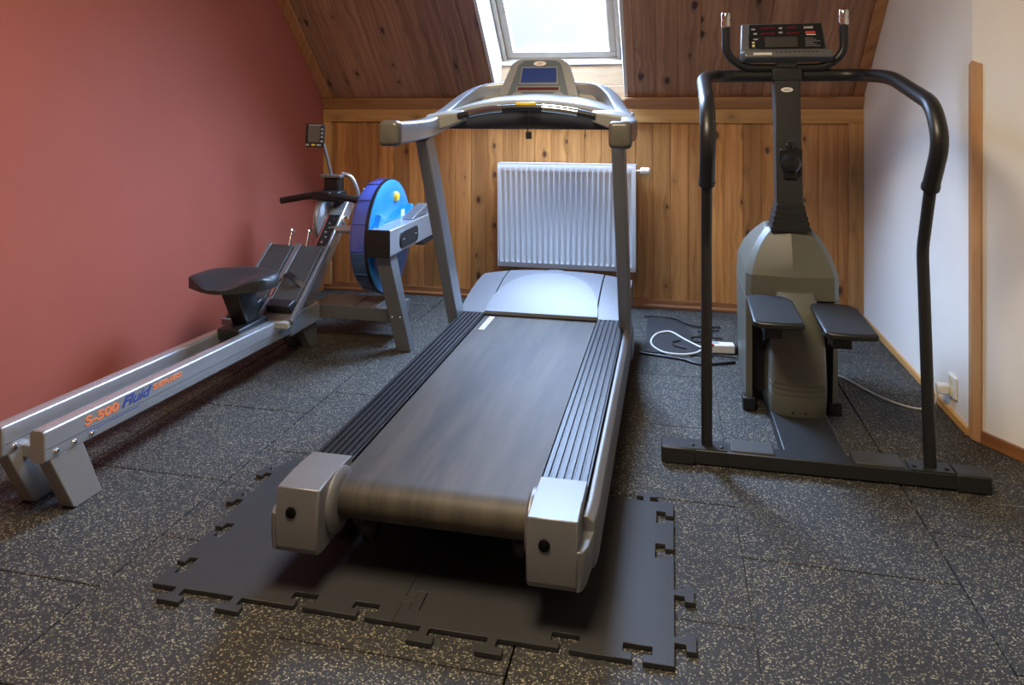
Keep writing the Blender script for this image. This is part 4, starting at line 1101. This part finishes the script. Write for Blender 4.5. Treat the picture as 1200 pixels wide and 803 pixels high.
def slab(fn, a0, a1, b0, b1, c0, c1): return MB().loft([[fn(a0, b0, c0), fn(a1, b0, c0), fn(a1, b1, c0), fn(a0, b1, c0)], [fn(a0, b0, c1), fn(a1, b0, c1), fn(a1, b1, c1), fn(a0, b1, c1)]])
mon = slab(mo, -.047, .047, -.060, .060, -.028, 0).build('monitor', 'black', rw, bevel=.006)
lab(slab(mo, -.034, .026, -.034, .050, -.001, .0015).build('monitor_screen', 'lcd', mon), 'grey-brown screen')
for k, (a_, b_, w_, mm) in enumerate(((-.035, -.048, .018, 'greymark'), (-.006, -.048, .018, 'yellow'), (.022, -.048, .022, 'greymark'), (.036, -.028, .010, 'greymark'), (.036, -.006, .010, 'greymark'), (.036, .014, .010, 'greymark'), (.036, .034, .010, 'greymark'))):
    slab(mo, a_ - w_ / 2, a_ + w_ / 2, b_ - .005, b_ + .005, -.001, .003).build('monitor_button', mm, mon, bevel=.001)
slab(mo, -.034, .032, .052, .057, -.001, .0015).build('monitor_strip', 'greymark', mon)

# water tank: two half shells, black seam ring, blue cover
tc_ = V(-1.372, 3.405, .500); TR = .278
tank = MB().lathe(tc_ - V(.103, 0, 0), (1, 0, 0), [(0, TR - .05), (.004, TR - .03), (.014, TR - .012), (.030, TR - .003), (.098, TR)], n=64).build('water_tank', 'water', rw, angle=40)
for k in range(14):
    t = 2 * PI * k / 14 + .1
    c_ = tc_ + V(-.045, math.cos(t) * (TR + .0005), math.sin(t) * (TR + .0005))
    MB().cbox(c_, (.070, .006, .004), (t, 0, 0)).build('tank_rib', 'water', tank, bevel=.001)
lab(MB().lathe(tc_ - V(.010, 0, 0), (1, 0, 0), [(0, TR - .004), (0, TR + .006), (.014, TR + .006), (.015, TR - .004)], n=64).build('seam_ring', 'black', tank), 'black seam ring')
cov = MB().lathe(tc_ + V(.004, 0, 0), (1, 0, 0), [(0, TR), (.004, TR - .001), (.010, TR - .012), (.012, TR - .06), (.013, .05), (.013, .01)], n=64).build('tank_cover', 'blue', rw, angle=30)
yc = tc_ + V(.016, .045, .190)
MB().lathe(yc, (1, 0, 0), [(0, .026), (.008, .025), (.014, .020), (.015, .008)], n=24).build('filler_cap', 'yellow', cov)
MB().box(tc_.x + .015, tc_.x + .0175, 3.525, 3.57, .578, .612).build('warning_label', 'white', cov)
for yy in (3.20, 3.62):
    MB().prism([(yy - .045, .575), (yy + .045, .575), (yy + .02, .60), (yy - .0, .635), (yy - .02, .60)], 'x', tc_.x + .012, tc_.x + .045).build('cover_lug', 'blue', cov, bevel=.004)
MB().lathe(tc_ - V(.32, 0, -.02), (1, 0, 0), [(0, .018), (.30, .018)], n=20).build('axle', 'alu', rw)
# side arm, its leg and floor beam
AX0, AX1 = -1.350, -1.243
arm = MB().box(AX0, AX1, 3.09, 3.82, .458, .578).build('side_arm', 'alu', rw, bevel=.004)
lab(MB().box(AX0 - .002, AX1 + .002, 3.083, 3.094, .455, .581).build('arm_cap', 'black', arm, bevel=.003), 'black square arm cap')
MB().prism([(3.245 + .028 * math.cos(t) * 1.0 if math.cos(t) < 0 else 3.43 + .028 * math.cos(t), .512 + .040 * math.sin(t)) for t in [2 * PI * i / 32 for i in range(32)]], 'x', AX1 - .001, AX1 + .006).build('arm_plate', 'black', arm, bevel=.002)
for yy in (3.255, 3.42): MB().lathe((AX1 + .005, yy, .512), (1, 0, 0), [(0, .006), (.003, .006), (.004, .003)], n=12).build('bolt', 'chrome', arm)
MB().prism([(3.42, .580), (3.66, .585), (3.70, .625), (3.66, .632), (3.45, .592)], 'x', AX0 + .035, AX1 - .012).build('arm_lever', 'grey_metal', arm, bevel=.003)
lg = MB().loft([[(-1.335, 3.13, .460), (-1.262, 3.13, .460), (-1.262, 3.22, .460), (-1.335, 3.22, .460)], [(-1.250, 3.19, 0), (-1.180, 3.19, 0), (-1.180, 3.25, 0), (-1.250, 3.25, 0)]])
leg = lg.build('leg', 'grey_metal', rw, bevel=.004)
for x, z in ((-1.295, .165), (-1.255, .165)): MB().lathe((x + .03, 3.172, z), (0, -1, 0), [(-.006, .006), (.003, .006), (.005, .003)], n=12).build('bolt', 'chrome', leg)
fbm = MB().box(RC + .02, -1.285, 3.255, 3.46, .112, .178).build('floor_beam', 'grey_metal', rw, bevel=.004)
MB().box(RC + .12, RC + .24, 3.262, 3.452, .177, .183).box(RC + .26, RC + .36, 3.262, 3.452, .177, .183).build('beam_plate', 'silver_light', fbm, bevel=.002)
MB().loft([[ma(-.042, -.06, -.05), ma(.042, -.06, -.05), ma(.042, -.06, .03), ma(-.042, -.06, .03)], [ma(-.042, .06, -.05), ma(.042, .06, -.05), ma(.042, .06, .03), ma(-.042, .06, .03)]]).build('mast_foot', 'grey_metal', rw, bevel=.004)
MB().prism([(3.50, .460), (3.80, .460), (3.72, .432), (3.58, .425)], 'x', AX0 + .02, AX1 - .005).build('arm_bracket', 'black', arm, bevel=.003)

# ================================================================== small things on the floor
bm_ = MB().prism([(-.95, 3.66), (-.16, 3.34), (.10, 3.40), (.115, 3.42), (.0, 3.90), (-.10, 3.975), (-.95, 3.99)], 'z', .0012, .006)
bm_ = MB().prism([(-.12, 3.42), (.13, 3.42), (.15, 3.44), (.075, 3.90), (.02, 3.975), (-.12, 3.98)], 'z', .0012, .006)
tag(bm_.build('floor_mat', 'mat', loc=(.0, 3.7, .0012), bevel=.001), 'thin dark rubber mat on the floor between treadmill and stepper', 'mat')
ps = thing('power_strip', 'white socket block on the floor at the end of a looped white cable', 'power strip', (.235, 3.50, .001))
MB().cbox((.235, 3.50, .022), (.105, .055, .040), (0, 0, R(3))).build('socket_block', 'white', ps, bevel=.006)
MB().lathe((.205, 3.50, .040), (0, 0, 1), [(0, .015), (.003, .015)], n=20).build('socket', 'greymark', ps)
MB().cbox((.190, 3.475, .040), (.012, .018, .008)).build('switch', 'redprint', ps, bevel=.001)
lp = curve_pts([(.185, 3.50, .018), (.145, 3.51, .012), (.07, 3.62, .010), (.0, 3.73, .011), (-.06, 3.70, .010), (-.09, 3.60, .010), (-.085, 3.50, .010), (-.03, 3.41, .011), (.05, 3.40, .010), (.11, 3.43, .011), (.145, 3.475, .014), (.188, 3.488, .018)], 8)
MB().tube(lp, .0048, 10).build('cable', 'white', ps)
MB().cbox((.300, 3.50, .020), (.035, .032, .032)).build('plug', 'black', ps, bevel=.005)
def cable(pts, lbl, r=.0038, m='black', cat='cable', group=None):
    p = curve_pts(pts, 8)
    mid = p[len(p) // 2]
    return tag(MB().tube(p, r, 8).build('cable', m, loc=(mid.x, mid.y, 0)), lbl, cat, group)
g_ = 'tangled black cables by the stepper'
cable([(-.14, 3.985, .010), (-.06, 3.99, .010), (.02, 3.97, .010), (.09, 3.88, .010), (.16, 3.86, .008), (.25, 3.87, .008)], 'black cable along the far edge of the dark floor mat', r=.005)
cable([(.25, 3.69, .006), (.17, 3.70, .006), (.10, 3.66, .011), (.11, 3.60, .011), (.18, 3.61, .006), (.25, 3.64, .006), (.29, 3.60, .006)], 'black cable looping behind the white socket block')
cable([(.24, 3.82, .006), (.17, 3.80, .006), (.135, 3.745, .015), (.15, 3.70, .030), (.20, 3.60, .035), (.225, 3.540, .024)], 'black cable rising from the tangle to the white socket block', r=.0034)
cable([(-.14, 3.395, .006), (-.04, 3.37, .006), (.05, 3.345, .006), (.12, 3.30, .006), (.20, 3.32, .006), (.28, 3.36, .006)], 'black cable along the near edge of the dark floor mat', r=.0055)
cable([(.07, 3.49, .0105), (.02, 3.52, .0105), (.01, 3.57, .0105), (.045, 3.605, .0105)], 'short black cable curving inside the white cable loop', r=.0034)
cable([(.29, 3.42, .006), (.21, 3.435, .006), (.17, 3.42, .006)], 'short black cable end just in front of the white socket block', r=.0036)

# wall socket with plug; white cable from the stepper
so = thing('wall_socket', 'white double wall socket low on the white wall beside the corner strip', 'socket', (XR, 2.93, .085))
MB().box(XR - .010, XR, 2.893, 2.965, .080, .160).build('plate', 'white', so, bevel=.003)
MB().lathe((XR - .0095, 2.93, .100), (-1, 0, 0), [(0, .020), (.002, .020), (.0022, .016)], n=24).build('socket', 'cream', so)
MB().lathe((XR - .0095, 2.93, .138), (-1, 0, 0), [(0, .016), (.002, .016), (.0022, .013)], n=24).build('socket', 'cream', so)
pc_ = thing('power_cable', 'white power cable running from the stepper to the wall socket', 'cable', (.85, 2.9, 0))
MB().cbox((XR - .030, 2.955, .100), (.040, .038, .036)).build('plug', 'white', pc_, bevel=.006)
MB().tube(curve_pts([(.590, 3.36, .030), (.63, 3.33, .006), (.705, 3.265, .006), (.76, 3.15, .006), (.825, 3.04, .006), (.905, 2.985, .006), (.95, 2.97, .025), (XR - .045, 2.955, .085)], 8), .0035, 10).build('cable', 'white', pc_)
